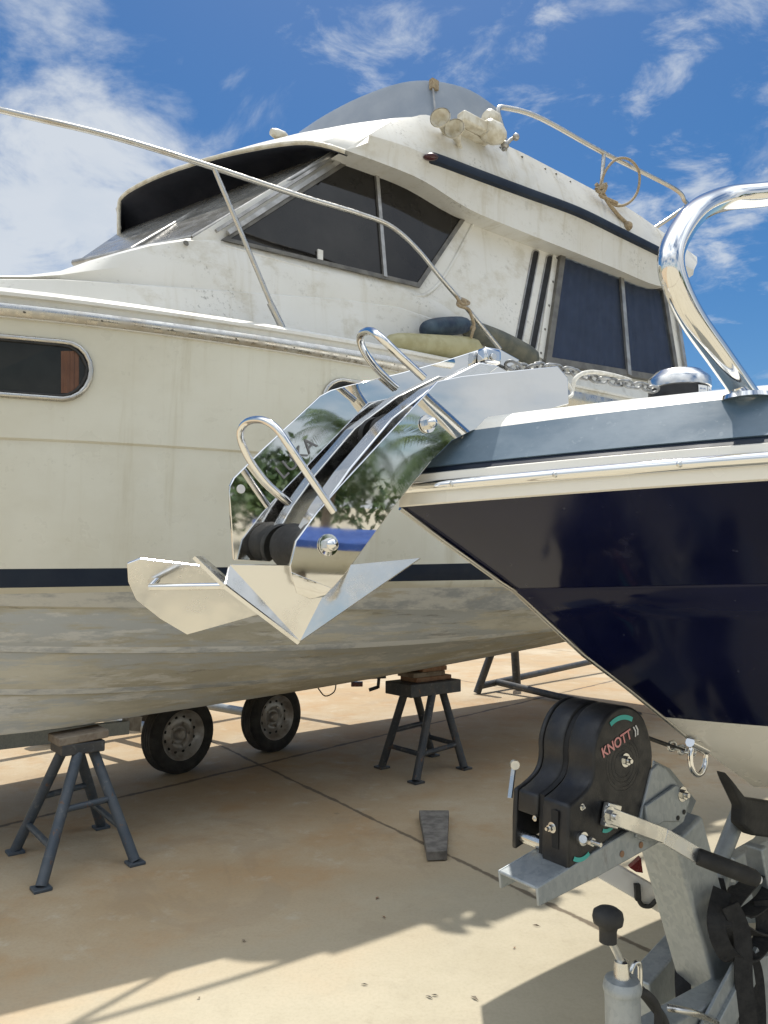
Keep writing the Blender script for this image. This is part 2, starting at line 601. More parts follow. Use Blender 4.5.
# ------------------------------------------------------------------ mesh helpers
class Mesh:
    """collects world-space geometry for ONE mesh object"""
    def __init__(self):
        self.v, self.f, self.mi, self.sm = [], [], [], []

    def add(self, verts, faces, mi=0, smooth=True):
        b = len(self.v)
        self.v += [Vector(p) for p in verts]
        for f in faces:
            self.f.append([b + i for i in f])
            self.mi.append(mi)
            self.sm.append(smooth)
        return self

    def grid(self, rows, close_u=False, close_v=False, mi=0, smooth=True, row_mi=None):
        nr, nc = len(rows), len(rows[0])
        verts = [p for r in rows for p in r]
        b = len(self.v)
        self.v += [Vector(p) for p in verts]
        for i in range(nr if close_v else nr - 1):
            for j in range(nc if close_u else nc - 1):
                a0 = i * nc + j
                a1 = i * nc + (j + 1) % nc
                b0 = ((i + 1) % nr) * nc + j
                b1 = ((i + 1) % nr) * nc + (j + 1) % nc
                self.f.append([b + a0, b + a1, b + b1, b + b0])
                self.mi.append(row_mi[i] if row_mi else mi)
                self.sm.append(smooth)
        return self

    def tube(self, path, r, n=12, closed=False, caps=True, mi=0, smooth_path=0):
        path = [Vector(p) for p in path]
        if smooth_path:
            path = catmull(path, smooth_path, closed)
        m = len(path)
        rad = r if callable(r) else (lambda t: r)
        tang = []
        for i in range(m):
            if closed:
                t = path[(i + 1) % m] - path[i - 1]
            else:
                t = path[min(i + 1, m - 1)] - path[max(i - 1, 0)]
            tang.append(t.normalized() if t.length > 1e-9 else Vector((0, 0, 1)))
        ref = Vector((0, 0, 1)) if abs(tang[0].z) < 0.9 else Vector((1, 0, 0))
        nx = (ref - tang[0] * ref.dot(tang[0])).normalized()
        rings = []
        for i in range(m):
            nx = (nx - tang[i] * nx.dot(tang[i])).normalized()
            ny = tang[i].cross(nx)
            rr = rad(i / max(m - 1, 1))
            rings.append([path[i] + (nx * math.cos(2*math.pi*k/n) + ny * math.sin(2*math.pi*k/n)) * rr for k in range(n)])
        b = len(self.v)
        self.grid(rings, close_u=True, close_v=closed, mi=mi)
        if caps and not closed:
            self.f.append([b + k for k in range(n)][::-1])
            self.mi.append(mi); self.sm.append(False)
            e = b + (m - 1) * n
            self.f.append([e + k for k in range(n)])
            self.mi.append(mi); self.sm.append(False)
        return self

    def lathe(self, o, axis, prof, n=20, mi=0, cap0=True, cap1=True):
        """prof: list of (distance along axis, radius)"""
        axis = Vector(axis).normalized()
        ref = Vector((0, 0, 1)) if abs(axis.z) < 0.9 else Vector((1, 0, 0))
        x = (ref - axis * ref.dot(axis)).normalized()
        y = axis.cross(x)
        o = Vector(o)
        rings = [[o + axis * h + (x * math.cos(2*math.pi*k/n) + y * math.sin(2*math.pi*k/n)) * r for k in range(n)] for h, r in prof]
        b = len(self.v)
        self.grid(rings, close_u=True, mi=mi)
        if cap0:
            self.f.append([b + k for k in range(n)][::-1]); self.mi.append(mi); self.sm.append(False)
        if cap1:
            e = b + (len(prof) - 1) * n
            self.f.append([e + k for k in range(n)]); self.mi.append(mi); self.sm.append(False)
        return self

    def prism(self, poly, vec, mi=0, smooth=False):
        """polygon extruded by vec (vec may also be a list, one offset per vertex)"""
        poly = [Vector(p) for p in poly]
        n = len(poly)
        back = [p + (vec[i] if isinstance(vec, list) else Vector(vec)) for i, p in enumerate(poly)]
        b = len(self.v)
        self.v += poly + back
        cap = bool(smooth) and smooth != 'sides'
        smooth = bool(smooth)
        self.f.append([b + i for i in range(n)]); self.mi.append(mi); self.sm.append(cap)
        self.f.append([b + n + i for i in range(n)][::-1]); self.mi.append(mi); self.sm.append(cap)
        for i in range(n):
            j = (i + 1) % n
            self.f.append([b + j, b + i, b + n + i, b + n + j]); self.mi.append(mi); self.sm.append(smooth)
        return self

    def box(self, c, x, y, z, mi=0):
        """c centre, x y z half-extent vectors"""
        c, x, y, z = map(Vector, (c, x, y, z))
        v = [c + x*a + y*b_ + z*d for d in (-1, 1) for b_ in (-1, 1) for a in (-1, 1)]
        f = [(0, 2, 3, 1), (4, 5, 7, 6), (0, 1, 5, 4), (2, 6, 7, 3), (0, 4, 6, 2), (1, 3, 7, 5)]
        return self.add(v, f, mi, False)

    def bar(self, p0, p1, w, h, up=(0, 0, 1), mi=0):
        p0, p1 = Vector(p0), Vector(p1)
        d = p1 - p0
        t = d.normalized()
        up = Vector(up)
        if abs(t.dot(up)) > 0.98:
            up = Vector((1, 0, 0))
        sx = t.cross(up).normalized()
        uz = sx.cross(t).normalized()
        return self.box((p0 + p1) / 2, d / 2, sx * w / 2, uz * h / 2, mi)

    def ball(self, c, r, n=14, m=9, mi=0, sq=(1, 1, 1)):
        rows = []
        c = Vector(c)
        for i in range(m + 1):
            th = math.pi * i / m
            rows.append([c + Vector((sq[0]*r*math.sin(th)*math.cos(2*math.pi*k/n), sq[1]*r*math.sin(th)*math.sin(2*math.pi*k/n), sq[2]*r*math.cos(th))) for k in range(n)])
        return self.grid(rows, close_u=True, mi=mi)

    def build(self, name, mats, parent=None, bevel=0.0, sharp=50, seg=2, merge=True):
        bm = bmesh.new()
        vs = [bm.verts.new(p) for p in self.v]
        for f, mi, s in zip(self.f, self.mi, self.sm):
            try:
                fc = bm.faces.new([vs[i] for i in f])
            except ValueError:
                continue
            fc.material_index = mi
            fc.smooth = s
        if merge:
            bmesh.ops.remove_doubles(bm, verts=bm.verts, dist=1e-5)
        bmesh.ops.recalc_face_normals(bm, faces=bm.faces)
        if bevel:
            es = [e for e in bm.edges if e.is_manifold and e.calc_face_angle(0) > R(25)]
            bm.normal_update()
            flat = [(f.normal.copy(), f.normal.dot(f.verts[0].co)) for f in bm.faces if not f.smooth]
            bmesh.ops.bevel(bm, geom=es, offset=bevel, segments=seg, profile=0.5, affect='EDGES', clamp_overlap=True)
            # rounded edges shade smoothly, plane faces stay plane
            bm.normal_update()
            for f in bm.faces:
                c_ = f.calc_center_median()
                f.smooth = not any(f.normal.dot(n_) > 0.99995 and abs(c_.dot(n_) - d_) < 2e-5 for n_, d_ in flat)
        # triangulate only big concave n-gons
        ng = [f for f in bm.faces if len(f.verts) > 4]
        if ng:
            bmesh.ops.triangulate(bm, faces=ng)
        root = parent
        inv = Matrix.Identity(4)
        if parent is not None:
            inv = world_of(parent).inverted()
        bm.transform(inv)
        me = bpy.data.meshes.new(name)
        bm.to_mesh(me)
        bm.free()
        keep = [p.use_smooth for p in me.polygons]
        me.set_sharp_from_angle(angle=R(sharp))
        me.polygons.foreach_set('use_smooth', keep)
        for mt in (mats if isinstance(mats, (list, tuple)) else [mats]):
            me.materials.append(MATS[mt])
        o = bpy.data.objects.new(name, me)
        COL.objects.link(o)
        if parent is not None:
            o.parent = parent
        return o


def world_of(o):
    m = Matrix.LocRotScale(o.location, o.rotation_euler, o.scale)
    return world_of(o.parent) @ m if o.parent else m


def catmull(pts, k, closed=False):
    out = []
    n = len(pts)
    rng = range(n if closed else n - 1)
    for i in rng:
        p0 = pts[i - 1] if (closed or i > 0) else pts[0]
        p1 = pts[i]
        p2 = pts[(i + 1) % n]
        p3 = pts[(i + 2) % n] if (closed or i + 2 < n) else pts[-1]
        for j in range(k):
            t = j / k
            out.append(0.5 * ((2*p1) + (p2 - p0)*t + (2*p0 - 5*p1 + 4*p2 - p3)*t*t + (3*p1 - p0 - 3*p2 + p3)*t**3))
    if not closed:
        out.append(pts[-1])
    return out


def empty(name, loc, rz=0.0):
    o = bpy.data.objects.new(name, None)
    COL.objects.link(o)
    o.location = loc
    o.rotation_euler = (0, 0, rz)
    o.empty_display_size = 0.1
    return o


def tag(o, label=None, cat=None, group=None, kind=None):
    if label:
        o['label'] = label
    if cat:
        o['category'] = cat
    if group:
        o['group'] = group
    if kind:
        o['kind'] = kind
    return o


def text_mesh(txt, size, origin, xdir, ydir, depth, name, mat, parent, shear=0.0, spacing=1.0, bold=0.0):
    cu = bpy.data.curves.new('tmp_text', 'FONT')
    cu.body = txt
    cu.size = size
    cu.extrude = depth
    cu.offset = bold
    cu.space_character = spacing
    cu.shear = shear
    ob = bpy.data.objects.new('tmp_text', cu)
    COL.objects.link(ob)
    dg = bpy.context.evaluated_depsgraph_get()
    dg.update()
    me = bpy.data.meshes.new_from_object(ob.evaluated_get(dg))
    bpy.data.objects.remove(ob)
    x = Vector(xdir).normalized()
    y = Vector(ydir)
    y = (y - x * y.dot(x)).normalized()
    z = x.cross(y)
    M = Matrix(((x.x, y.x, z.x, origin[0]), (x.y, y.y, z.y, origin[1]), (x.z, y.z, z.z, origin[2]), (0, 0, 0, 1)))
    me.transform(world_of(parent).inverted() @ M)
    me.name = name
    me.materials.clear()
    me.materials.append(MATS[mat])
    o = bpy.data.objects.new(name, me)
    COL.objects.link(o)
    o.parent = parent
    return o


def bolt(parent, p, axis, r, h, name='bolt', mat='zinc_bolt', acorn=True):
    m = Mesh()
    axis = Vector(axis).normalized()
    m.lathe(p, axis, [(0, r * 1.55), (h * 0.15, r * 1.55), (h * 0.16, r)], 18)
    m.lathe(Vector(p) + axis * h * 0.16, axis, [(0, r), (h * 0.45, r)], 6)
    if acorn:
        m.lathe(Vector(p) + axis * h * 0.6, axis, [(0, r * 0.9), (h * 0.2, r * 0.82), (h * 0.34, r * 0.5), (h * 0.4, 0.0005)], 14)
    else:
        m.lathe(Vector(p) + axis * h * 0.6, axis, [(0, r * 0.55), (h * 0.4, r * 0.5)], 12)
    return m.build(name, mat, parent)


# ================================================================== SETTING
def concrete():
    n = NB('yard_concrete')
    n.vec = n.tc.outputs['Object']
    a = n.noise(0.55, 8, 0.62)
    b = n.noise(1.7, 8, 0.66, n.map((1, 1, 1), (3, 9, 0)))
    c = n.mix(n.rng(a, 0.36, 0.66), (0.385, 0.275, 0.155), (0.455, 0.375, 0.26))
    c = n.mix(n.math('MULTIPLY', n.rng(b, 0.47, 0.68), 0.8), c, (0.40, 0.255, 0.125))
    d = n.noise(4.5, 7, 0.7, n.map((1, 1, 1), (6, 2, 0)))
    c = n.mix(n.math('MULTIPLY', n.rng(d, 0.54, 0.74), 0.6), c, (0.50, 0.45, 0.355))
    e = n.noise(14, 8, 0.75, n.map((1, 1, 1), (1, 8, 0)))
    c = n.mix(n.math('MULTIPLY', n.rng(e, 0.58, 0.72), 0.35), c, (0.27, 0.19, 0.115))
    # oily spots, and small dark flecks
    g = n.rng(n.noise(3.2, 5, 0.7, n.map((1, 1, 1), (12, 4, 0))), 0.70, 0.78)
    c = n.mix(n.math('MULTIPLY', g, 0.55), c, (0.11, 0.09, 0.07))
    h = n.rng(n.noise(46, 3, 0.6), 0.74, 0.8)
    c = n.mix(n.math('MULTIPLY', h, 0.5), c, (0.16, 0.12, 0.08))
    fine = n.noise(70, 5, 0.7)
    c = n.mix(n.math('MULTIPLY', n.rng(fine, 0.42, 0.66), 0.22), c, (0.26, 0.20, 0.13))
    m_ = n.noise(1.1, 9, 0.7, n.map((1, 1, 1), (17, 3, 0)), 1.2)
    c = n.mix(n.math('MULTIPLY', n.rng(m_, 0.53, 0.6), 0.25), c, (0.27, 0.20, 0.13))
    s = n.sep()
    # the strip nearer the camera is cleaner, paler concrete without the rusty stain
    dd0 = n.math('ADD', n.math('MULTIPLY', s[0], V.x), n.math('MULTIPLY', s[1], V.y))
    pale = n.rng(n.math('ADD', dd0, n.math('MULTIPLY', n.math('SUBTRACT', a, 0.5), 2.6)), 2.35, 3.5, 1, 0)
    cp_ = n.mix(n.rng(b, 0.36, 0.66), (0.415, 0.375, 0.28), (0.465, 0.425, 0.325))
    cp_ = n.mix(n.math('MULTIPLY', n.rng(d, 0.5, 0.72), 0.5), cp_, (0.345, 0.305, 0.225))
    cp_ = n.mix(n.math('MULTIPLY', n.rng(e, 0.58, 0.72), 0.3), cp_, (0.27, 0.235, 0.17))
    cp_ = n.mix(n.math('MULTIPLY', h, 0.5), cp_, (0.17, 0.14, 0.10))
    cp_ = n.mix(n.math('MULTIPLY', n.rng(fine, 0.42, 0.66), 0.18), cp_, (0.27, 0.24, 0.18))
    c = n.mix(n.math('MULTIPLY', pale, 0.9), c, cp_)
    # expansion joints along measured directions on the slab
    nz = n.noise(7, 5, 0.7)
    wob = n.math('MULTIPLY', n.math('SUBTRACT', n.noise(1.5, 3, 0.5), 0.5), 0.05)

    def joint(p, q, width, spacing=None):
        t = (q - p).normalized()
        nx, ny = -t.y, t.x
        k = nx * p.x + ny * p.y
        dd = n.math('SUBTRACT', n.math('ADD', n.math('MULTIPLY', s[0], nx), n.math('MULTIPLY', s[1], ny)), k)
        dd = n.math('ADD', dd, wob)
        if spacing:
            dd = n.math('SUBTRACT', n.math('FLOORED_MODULO', n.math('ADD', dd, spacing / 2), spacing), spacing / 2)
        ad = n.math('ABSOLUTE', dd)
        ad = n.math('ADD', ad, n.math('MULTIPLY', n.math('SUBTRACT', nz, 0.5), width * 2.6))
        return n.rng(ad, width * 0.35, width, 1, 0)
    j1 = joint(ground_pt(0, 826), ground_pt(384, 735), 0.03, 4.0)
    j2 = joint(ground_pt(240, 755), ground_pt(500, 880), 0.021, 4.6)
    jj = n.math('MAXIMUM', j1, j2)
    c = n.mix(n.math('MULTIPLY', jj, 0.85), c, (0.10, 0.075, 0.05))
    n.set(c, n.rng(e, 0.3, 0.7, 0.75, 0.92))
    hgt = n.math('SUBTRACT', n.math('MULTIPLY', e, 0.6), jj)
    n.bump(hgt, 0.25, 0.01)
    MATS['yard_concrete'] = n.m


concrete()
g = Mesh()
xs = [-900, -60, -12, 0, 12, 60, 900]
g.grid([[Vector((x, y, 0)) for x in xs] for y in xs])
tag(g.build('ground', 'yard_concrete'), kind='structure')

# far shed whose dark roof shows past the navy boat
shed = tag(empty('shed', (19.0, 30.0, 0), R(-12)), 'low pale shed with dark pitched roof far behind the navy boat', 'shed')
wm = world_of(shed)


def sl(x, y, z):
    return wm @ Vector((x, y, z))


m = Mesh()
m.prism([sl(-9, -4, 0), sl(9, -4, 0), sl(9, -4, 6.6), sl(-9, -4, 6.6)], wm.to_3x3() @ Vector((0, 8, 0)))
m.build('wall', 'shed_wall', shed)
m = Mesh()
m.prism([sl(-9.5, -4.6, 6.5), sl(-9.5, 0, 8.6), sl(-9.5, 4.6, 6.5), sl(-9.5, 4.6, 6.75), sl(-9.5, 0, 8.85), sl(-9.5, -4.6, 6.75)], wm.to_3x3() @ Vector((19, 0, 0)))
m.build('roof', 'shed_roof', shed)
m = Mesh()
m.box(sl(-3, -4.03, 2.0), wm.to_3x3() @ Vector((1.8, 0, 0)), wm.to_3x3() @ Vector((0, 0.02, 0)), (0, 0, 2.0))
m.build('door', 'alu_frame', shed)


# ================================================================== BIG YACHT
yacht = tag(empty('motor_yacht', SO(3.0, CEN, 0), math.atan2(U.y, U.x)),
            'large weathered cream motor yacht with flybridge, navy stripe and stripped bottom, propped on stands', 'motor yacht')

S_KEYS = [-1.9, -1.0, 0.0, 0.93, 2.0, 3.1, 4.1, 5.0, 8.6]
S_END = 8.6


def mkline(s0, offs, pix, bow_z=None, aft_z=None):
    """off(s) from control values (None = skip) and z(s) from photo samples"""
    ks = [(s, o) for s, o in zip(S_KEYS, offs) if o is not None and s > s0 + 0.05]
    fo = hermite([s0] + [k[0] for k in ks], [CEN] + [k[1] for k in ks])
    sz = []
    for px, py in pix:
        off = 4.2
        for _ in range(30):
            p = YO(px, py, off)
            off = fo(to_so(p)[0])
        p = YO(px, py, off)
        sz.append((to_so(p)[0], p.z))
    sz.sort()
    A = np.array(sz)
    k = np.polyfit(A[:, 0], A[:, 1], min(2, len(A) - 1))
    lo, hi = A[0, 0], A[-1, 0]

    def fz(s):
        if lo <= s <= hi:
            return float(np.polyval(k, s))
        e = lo if s < lo else hi
        d = float(np.polyval(np.polyder(k), e))
        d = max(-0.06, min(0.06, d))
        return float(np.polyval(k, e)) + d * (s - e)
    return s0, fo, fz


L_G = mkline(-1.9, [None, 4.85, 4.42, 4.12, 3.92, 3.80, 3.75, 3.73, 3.75], [(0, 318), (96, 328), (192, 340), (280, 353), (370, 368)])
L_K = mkline(-1.65, [None, 4.98, 4.50, 4.17, 3.95, 3.82, 3.77, 3.75, 3.77], [(0, 437), (120, 443), (240, 450), (380, 462)])
L_S1 = mkline(-1.3, [None, 5.2, 4.66, 4.22, 4.00, 3.87, 3.81, 3.79, 3.80], [(0, 569), (240, 567), (480, 563)])
L_S2 = mkline(-1.25, [None, 5.22, 4.68, 4.23, 4.01, 3.88, 3.82, 3.80, 3.81], [(0, 588), (240, 584), (480, 580)])
L_C = mkline(-1.1, [None, None, 4.74, 4.26, 4.04, 3.91, 3.85, 3.83, 3.84], [(0, 594), (240, 590), (520, 587)])
L_P = mkline(-1.0, [None, None, 4.8, 4.30, 4.10, 3.98, 3.93, 3.90, 3.9], [(0, 606), (200, 608), (530, 610)])
L_1 = mkline(-0.8, [None, None, 4.9, 4.37, 4.20, 4.10, 4.06, 4.02, 4.02], [(0, 652), (200, 652), (400, 646), (560, 630)])
L_2 = mkline(-0.6, [None, None, 5.0, 4.45, 4.36, 4.33, 4.32, 4.30, 4.3], [(0, 694), (200, 690), (400, 667), (560, 637)])
L_B = mkline(-0.4, [None, None, 5.1, 4.52, 4.50, 4.53, 4.58, 4.60, 4.6], [(0, 735), (200, 707), (320, 688), (400, 673), (570, 641)])

NT = 60


def yline(L, do=0.0, dz=0.0, far=False):
    s0, fo, fz = L
    pts = []
    for i in range(NT + 1):
        t = i / NT
        t = t ** 1.25
        s = s0 + (S_END - s0) * t
        o = fo(s) + do
        o = min(o, CEN)
        if far:
            o = 2 * CEN - o
        pts.append(SO(s, o, fz(s) + dz))
    return pts


def mid(A, B, f, bulge=0.0):
    return [a.lerp(b, f) - V * bulge for a, b in zip(A, B)]


def full(rows_near):
    return rows_near


hull = Mesh()
near_rows = [yline(L_G), mid(yline(L_G), yline(L_K), 0.5, 0.0), yline(L_K, 0, 0), yline(L_K, 0.012, -0.012), mid(yline(L_K), yline(L_S1), 0.5), yline(L_S1)]
hull.grid(near_rows)
stripe_rows = [yline(L_S1), yline(L_S2)]
hull.grid(stripe_rows, mi=1)
hull.grid([yline(L_S2), yline(L_C)])
hull.grid([yline(L_C), yline(L_C, 0.006, -0.006), yline(L_P)], mi=2)
lp1 = mid(yline(L_P), yline(L_1), 0.86, 0.008)
lp2 = mid(yline(L_1), yline(L_2), 0.86, 0.008)
hull.grid([yline(L_P, 0.0), yline(L_P, 0.012, -0.012), mid(yline(L_P), yline(L_1), 0.5, 0.01), lp1], mi=3)
hull.grid([lp1, yline(L_1)], mi=2)
hull.grid([yline(L_1), yline(L_1, 0.008, -0.003), mid(yline(L_1), yline(L_2), 0.55, 0.01), lp2], mi=3)
hull.grid([lp2, yline(L_2)], mi=2)
hull.grid([yline(L_2), yline(L_2, 0.009, -0.003), mid(yline(L_2), yline(L_B), 0.5, 0.015), yline(L_B)], mi=3)
bot = yline(L_B)
keel = [SO(to_so(p)[0], CEN, p.z - 0.01) for p in bot]
hull.grid([bot, keel], mi=3)
# far half, simpler
far_rows = [keel] + [yline(L, far=True) for L in (L_B, L_2, L_1, L_P)]
hull.grid(far_rows, mi=3)
hull.grid([yline(L, far=True) for L in (L_P, L_S2, L_S1, L_K, L_G)])
# transom
tr = [yline(L)[-1] for L in (L_G, L_K, L_S1, L_S2, L_C, L_P, L_1, L_2, L_B)]
trf = [yline(L, far=True)[-1] for L in (L_G, L_K, L_S1, L_S2, L_C, L_P, L_1, L_2, L_B)]
hull.grid([tr, trf])
hull.build('hull', ['topside_gelcoat', 'navy_stripe', 'primer_band', 'stripped_bottom'], yacht, sharp=28)

# rub rail: moulded lip with a stainless strip
pixr = [(0, 303), (192, 325), (370, 353)]
L_R1 = mkline(-1.9, [None, 4.83, 4.40, 4.10, 3.90, 3.78, 3.73, 3.71, 3.73], [(0, 303), (96, 313), (192, 326), (280, 339), (370, 353)])
L_R2 = mkline(-1.9, [None, 4.83, 4.40, 4.10, 3.90, 3.78, 3.73, 3.71, 3.73], [(0, 296), (96, 307), (192, 320), (280, 333), (370, 348)])
L_R3 = mkline(-1.9, [None, 4.87, 4.44, 4.14, 3.94, 3.82, 3.77, 3.75, 3.77], [(0, 287), (96, 299), (192, 312), (288, 328), (384, 345)])
rr = Mesh()
rr.grid([yline(L_G, 0.0, 0.0), yline(L_G, -0.018, 0.002), yline(L_R1, -0.012), yline(L_R1, 0.012, 0.004), yline(L_R2, 0.01), yline(L_R2, -0.012, 0.004), yline(L_R2, -0.012, 0.022), yline(L_R3, -0.0), yline(L_R3, 0.05, 0.012)])
rr.build('gunwale_lip', 'cabin_gelcoat', yacht, sharp=40)
rs = Mesh()
a, b = yline(L_G, -0.02, 0.006), yline(L_R1, -0.016, -0.004)
rs.grid([a, mid(a, b, 0.25, 0.012), mid(a, b, 0.5, 0.018), mid(a, b, 0.75, 0.012), b])
rs.build('rub_strip', 'worn_stainless', yacht)
for k in range(-2, 14):
    s = 0.97 + k * 0.36
    c = SO(s, (L_G[1](s)) - 0.034, (L_G[2](s) + L_R1[2](s)) / 2)
    m = Mesh()
    m.lathe(c, -V, [(0, 0.012), (0.006, 0.011), (0.009, 0.006)], 12)
    m.build('screw', 'dark_frame', yacht)

# --- trunk cabin (raised foredeck) -------------------------------------------------
PC_A, PC_S, PC_Z = 4.12, -0.03, 0.13


def PC(px, py, proud=0.0):
    """point on the leaning deckhouse side"""
    d = ray(px, py)
    o = Vector((0, 0, H))
    # off - A - S*(s-3) - Z*(z-3) + proud = 0
    nrm = V - U * PC_S - Vector((0, 0, PC_Z))
    k = PC_A - PC_S * 3 - PC_Z * 3 - proud
    t = (k - o.dot(nrm)) / d.dot(nrm)
    return o + d * t


def PCn():
    return -(V - U * PC_S - Vector((0, 0, PC_Z))).normalized()


def off_trunk(s, z):
    return L_G[1](s) + 0.20 + 0.13 * (z - 3.0) + 0.0


def TR(px, py, extra=0.0):
    off = 4.3
    for _ in range(40):
        p = YO(px, py, off)
        s, o, z = to_so(p)
        off = 0.5 * off + 0.5 * (off_trunk(s, z) + extra)
    return YO(px, py, off)


xs_ = [-120, -60, 0, 30, 60, 90, 120, 150, 187, 224, 280, 340, 400, 440, 500, 560, 620, 660]


def TB(x, y, extra):
    a_ = TR(x, y, extra)
    w_ = max(0.0, min(1.0, (x - 120) / 140.0))
    w_ = w_ * w_ * (3 - 2 * w_)
    return a_.lerp(PC(x, y, 0.006 - extra * 0.25), w_)


lipy = lambda x: np.interp(x, [-120, 0, 96, 192, 288, 384, 440], [272, 287, 299, 312, 328, 345, 356]) if x < 440 else 356 + (x - 440) * 0.3
crey = lambda x: np.interp(x, [-120, 0, 65, 230, 384, 440, 545, 660], [268, 279.5, 280, 292, 303, 322, 382, 412])
topy = lambda x: np.interp(x, [-120, 0, 30, 60, 100, 150, 187, 224, 418, 440, 545, 660], [262, 275.5, 275, 271, 257, 244, 238.5, 240, 287, 302, 374, 405])
r0 = [TB(x, lipy(x), -0.05) for x in xs_]
r1 = [TB(x, crey(x), -0.035) for x in xs_]
r1b = [TB(x, crey(x) - 1.0, 0.008) for x in xs_]
r2 = [TB(x, topy(x) + 2, 0.01) for x in xs_]
r2b = [TB(x, topy(x), 0.05) for x in xs_]
r3 = [SO(to_so(p)[0] - 0.1, CEN, min(p.z - 0.01, 3.45)) for p in r2b]
tk = Mesh()
tk.grid([r0, r1, r1b, mid(r1b, r2, 0.5, 0.02), r2, r2b, r3])
mir = lambda p: SO(to_so(p)[0], 2 * CEN - to_so(p)[1], p.z)
tk.grid([r3, [mir(p) for p in r2b], [mir(p) for p in r1], [mir(p) for p in r0]])
# foredeck forward of the trunk, out of frame
fd = [to_so(r0[0])[0]]
tk.grid([[r0[0], r1[0], r2b[0], r3[0], mir(r2b[0]), mir(r1[0]), mir(r0[0])],
         [SO(-1.6, CEN - 0.1, 2.9), SO(-1.6, CEN - 0.07, 2.91), SO(-1.6, CEN - 0.03, 2.92), SO(-1.6, CEN, 2.92), SO(-1.6, CEN + 0.03, 2.92), SO(-1.6, CEN + 0.07, 2.91), SO(-1.6, CEN + 0.1, 2.9)]])
tk.build('trunk_cabin', 'cabin_gelcoat', yacht, sharp=30)
# deck sheet
dk = Mesh()
dk.grid([yline(L_R3, 0.03, 0.008), yline(L_R3, 0.03, 0.008, far=True)])
dk.build('side_deck', 'clean_gelcoat', yacht)

# --- deckhouse ---------------------------------------------------------------------
dh = Mesh()
house = [(191, 239), (330, 152), (342, 149), (384, 162), (424, 178), (469, 204), (564, 243), (659, 280), (672, 287), (690, 402), (560, 398), (430, 352), (330, 330), (215, 262)]
near = [PC(x, y) for x, y in house]
dh.prism(near, [mir(p) - p for p in near])
dh.build('deckhouse', 'cabin_gelcoat', yacht)


def panel(name, pix, mat, proud, thick, parent=yacht, bev=0.0, pf=PC):
    pts = [pf(x, y, proud) for x, y in pix]
    m = Mesh()
    m.prism(pts, -PCn() * thick)
    return m.build(name, mat, parent, bevel=bev)


def strip(name, pix, wid, mat, parent, proud=0.02, pf=PC, closed=True, dep=0.012):
    """a flat frame bar following a polyline on the deckhouse side"""
    pts = [pf(x, y, proud) for x, y in pix]
    nrm = PCn()
    m = Mesh()
    n = len(pts)
    prof = []
    for i in range(n):
        a_ = pts[i - 1] if (closed or i > 0) else pts[i]
        c_ = pts[(i + 1) % n] if (closed or i < n - 1) else pts[i]
        t1 = (pts[i] - a_)
        t2 = (c_ - pts[i])
        t = (t1.normalized() if t1.length > 1e-6 else Vector()) + (t2.normalized() if t2.length > 1e-6 else Vector())
        t.normalize()
        sd = t.cross(nrm).normalized()
        cosang = max(0.5, abs((t1.normalized() if t1.length > 1e-6 else t).dot(t)))
        w2 = wid / 2 / cosang
        prof.append([pts[i] - sd*w2 - nrm*dep, pts[i] - sd*w2, pts[i] + sd*w2, pts[i] + sd*w2 - nrm*dep])
    m.grid(prof, close_u=True, close_v=closed, smooth=False)
    return m.build(name, mat, parent)


# moulded swoosh frame below the forward side window
lip = [(224, 246), (300, 267), (380, 289), (415, 296), (430, 292), (447, 272), (475, 220)]
m = Mesh()
m.tube([PC(x, y, 0.0) for x, y in lip], 0.014, 10, smooth_path=5)
m.build('window_moulding', 'cabin_gelcoat', yacht)

# forward side window
win = [(226, 239), (352, 158), (384, 166), (432, 182), (468, 212), (419, 285)]
w1 = panel('window', win, 'tinted_glass', 0.012, 0.012)
strip('frame', win, 0.035, 'dark_frame', w1, 0.026)
m = Mesh()
m.bar(PC(376, 165, 0.022), PC(385, 277, 0.022), 0.03, 0.02, PCn())
m.build('mullion', 'alu_frame', w1)
m = Mesh()
m.box(PC(320, 255, 0.02), U * 0.02, V * 0.008, (0, 0, 0.035))
m.build('catch', 'white_paint', w1)
m = Mesh()
m.bar(PC(228, 233, 0.03), PC(346, 157, 0.03), 0.03, 0.02, PCn())
m.bar(PC(216, 231, 0.028), PC(336, 155, 0.028), 0.02, 0.02, PCn())
m.build('pillar_trim', 'alu_frame', yacht)

# aft cabin window with curtain
aw = [(564, 252), (664, 288), (679, 381), (549, 360)]
cpts = [[PC(*[aw[3][k] + (aw[2][k] - aw[3][k]) * i / 80 if r_ else aw[0][k] + (aw[1][k] - aw[0][k]) * i / 80 for k in (0, 1)], 0.008 + 0.012 * (0.5 + 0.5 * math.sin(i * 1.15 + 0.8 * math.sin(i * 0.37)))) for i in range(81)] for r_ in (0, 1)]
aft = panel('aft_window', aw, 'pane_glass', 0.036, 0.004)
m = Mesh()
m.grid(cpts)
m.build('curtain', 'curtain_blue', aft)
strip('frame', aw, 0.06, 'dark_frame', aft, 0.05, dep=0.045)
m = Mesh()
m.bar(PC(621, 274, 0.05), PC(629, 375, 0.05), 0.05, 0.025, PCn())
m.build('mullion', 'alu_frame', aft)
strip('trim', [(676, 300), (687, 372)], 0.05, 'alu_frame', aft, 0.03, closed=False)
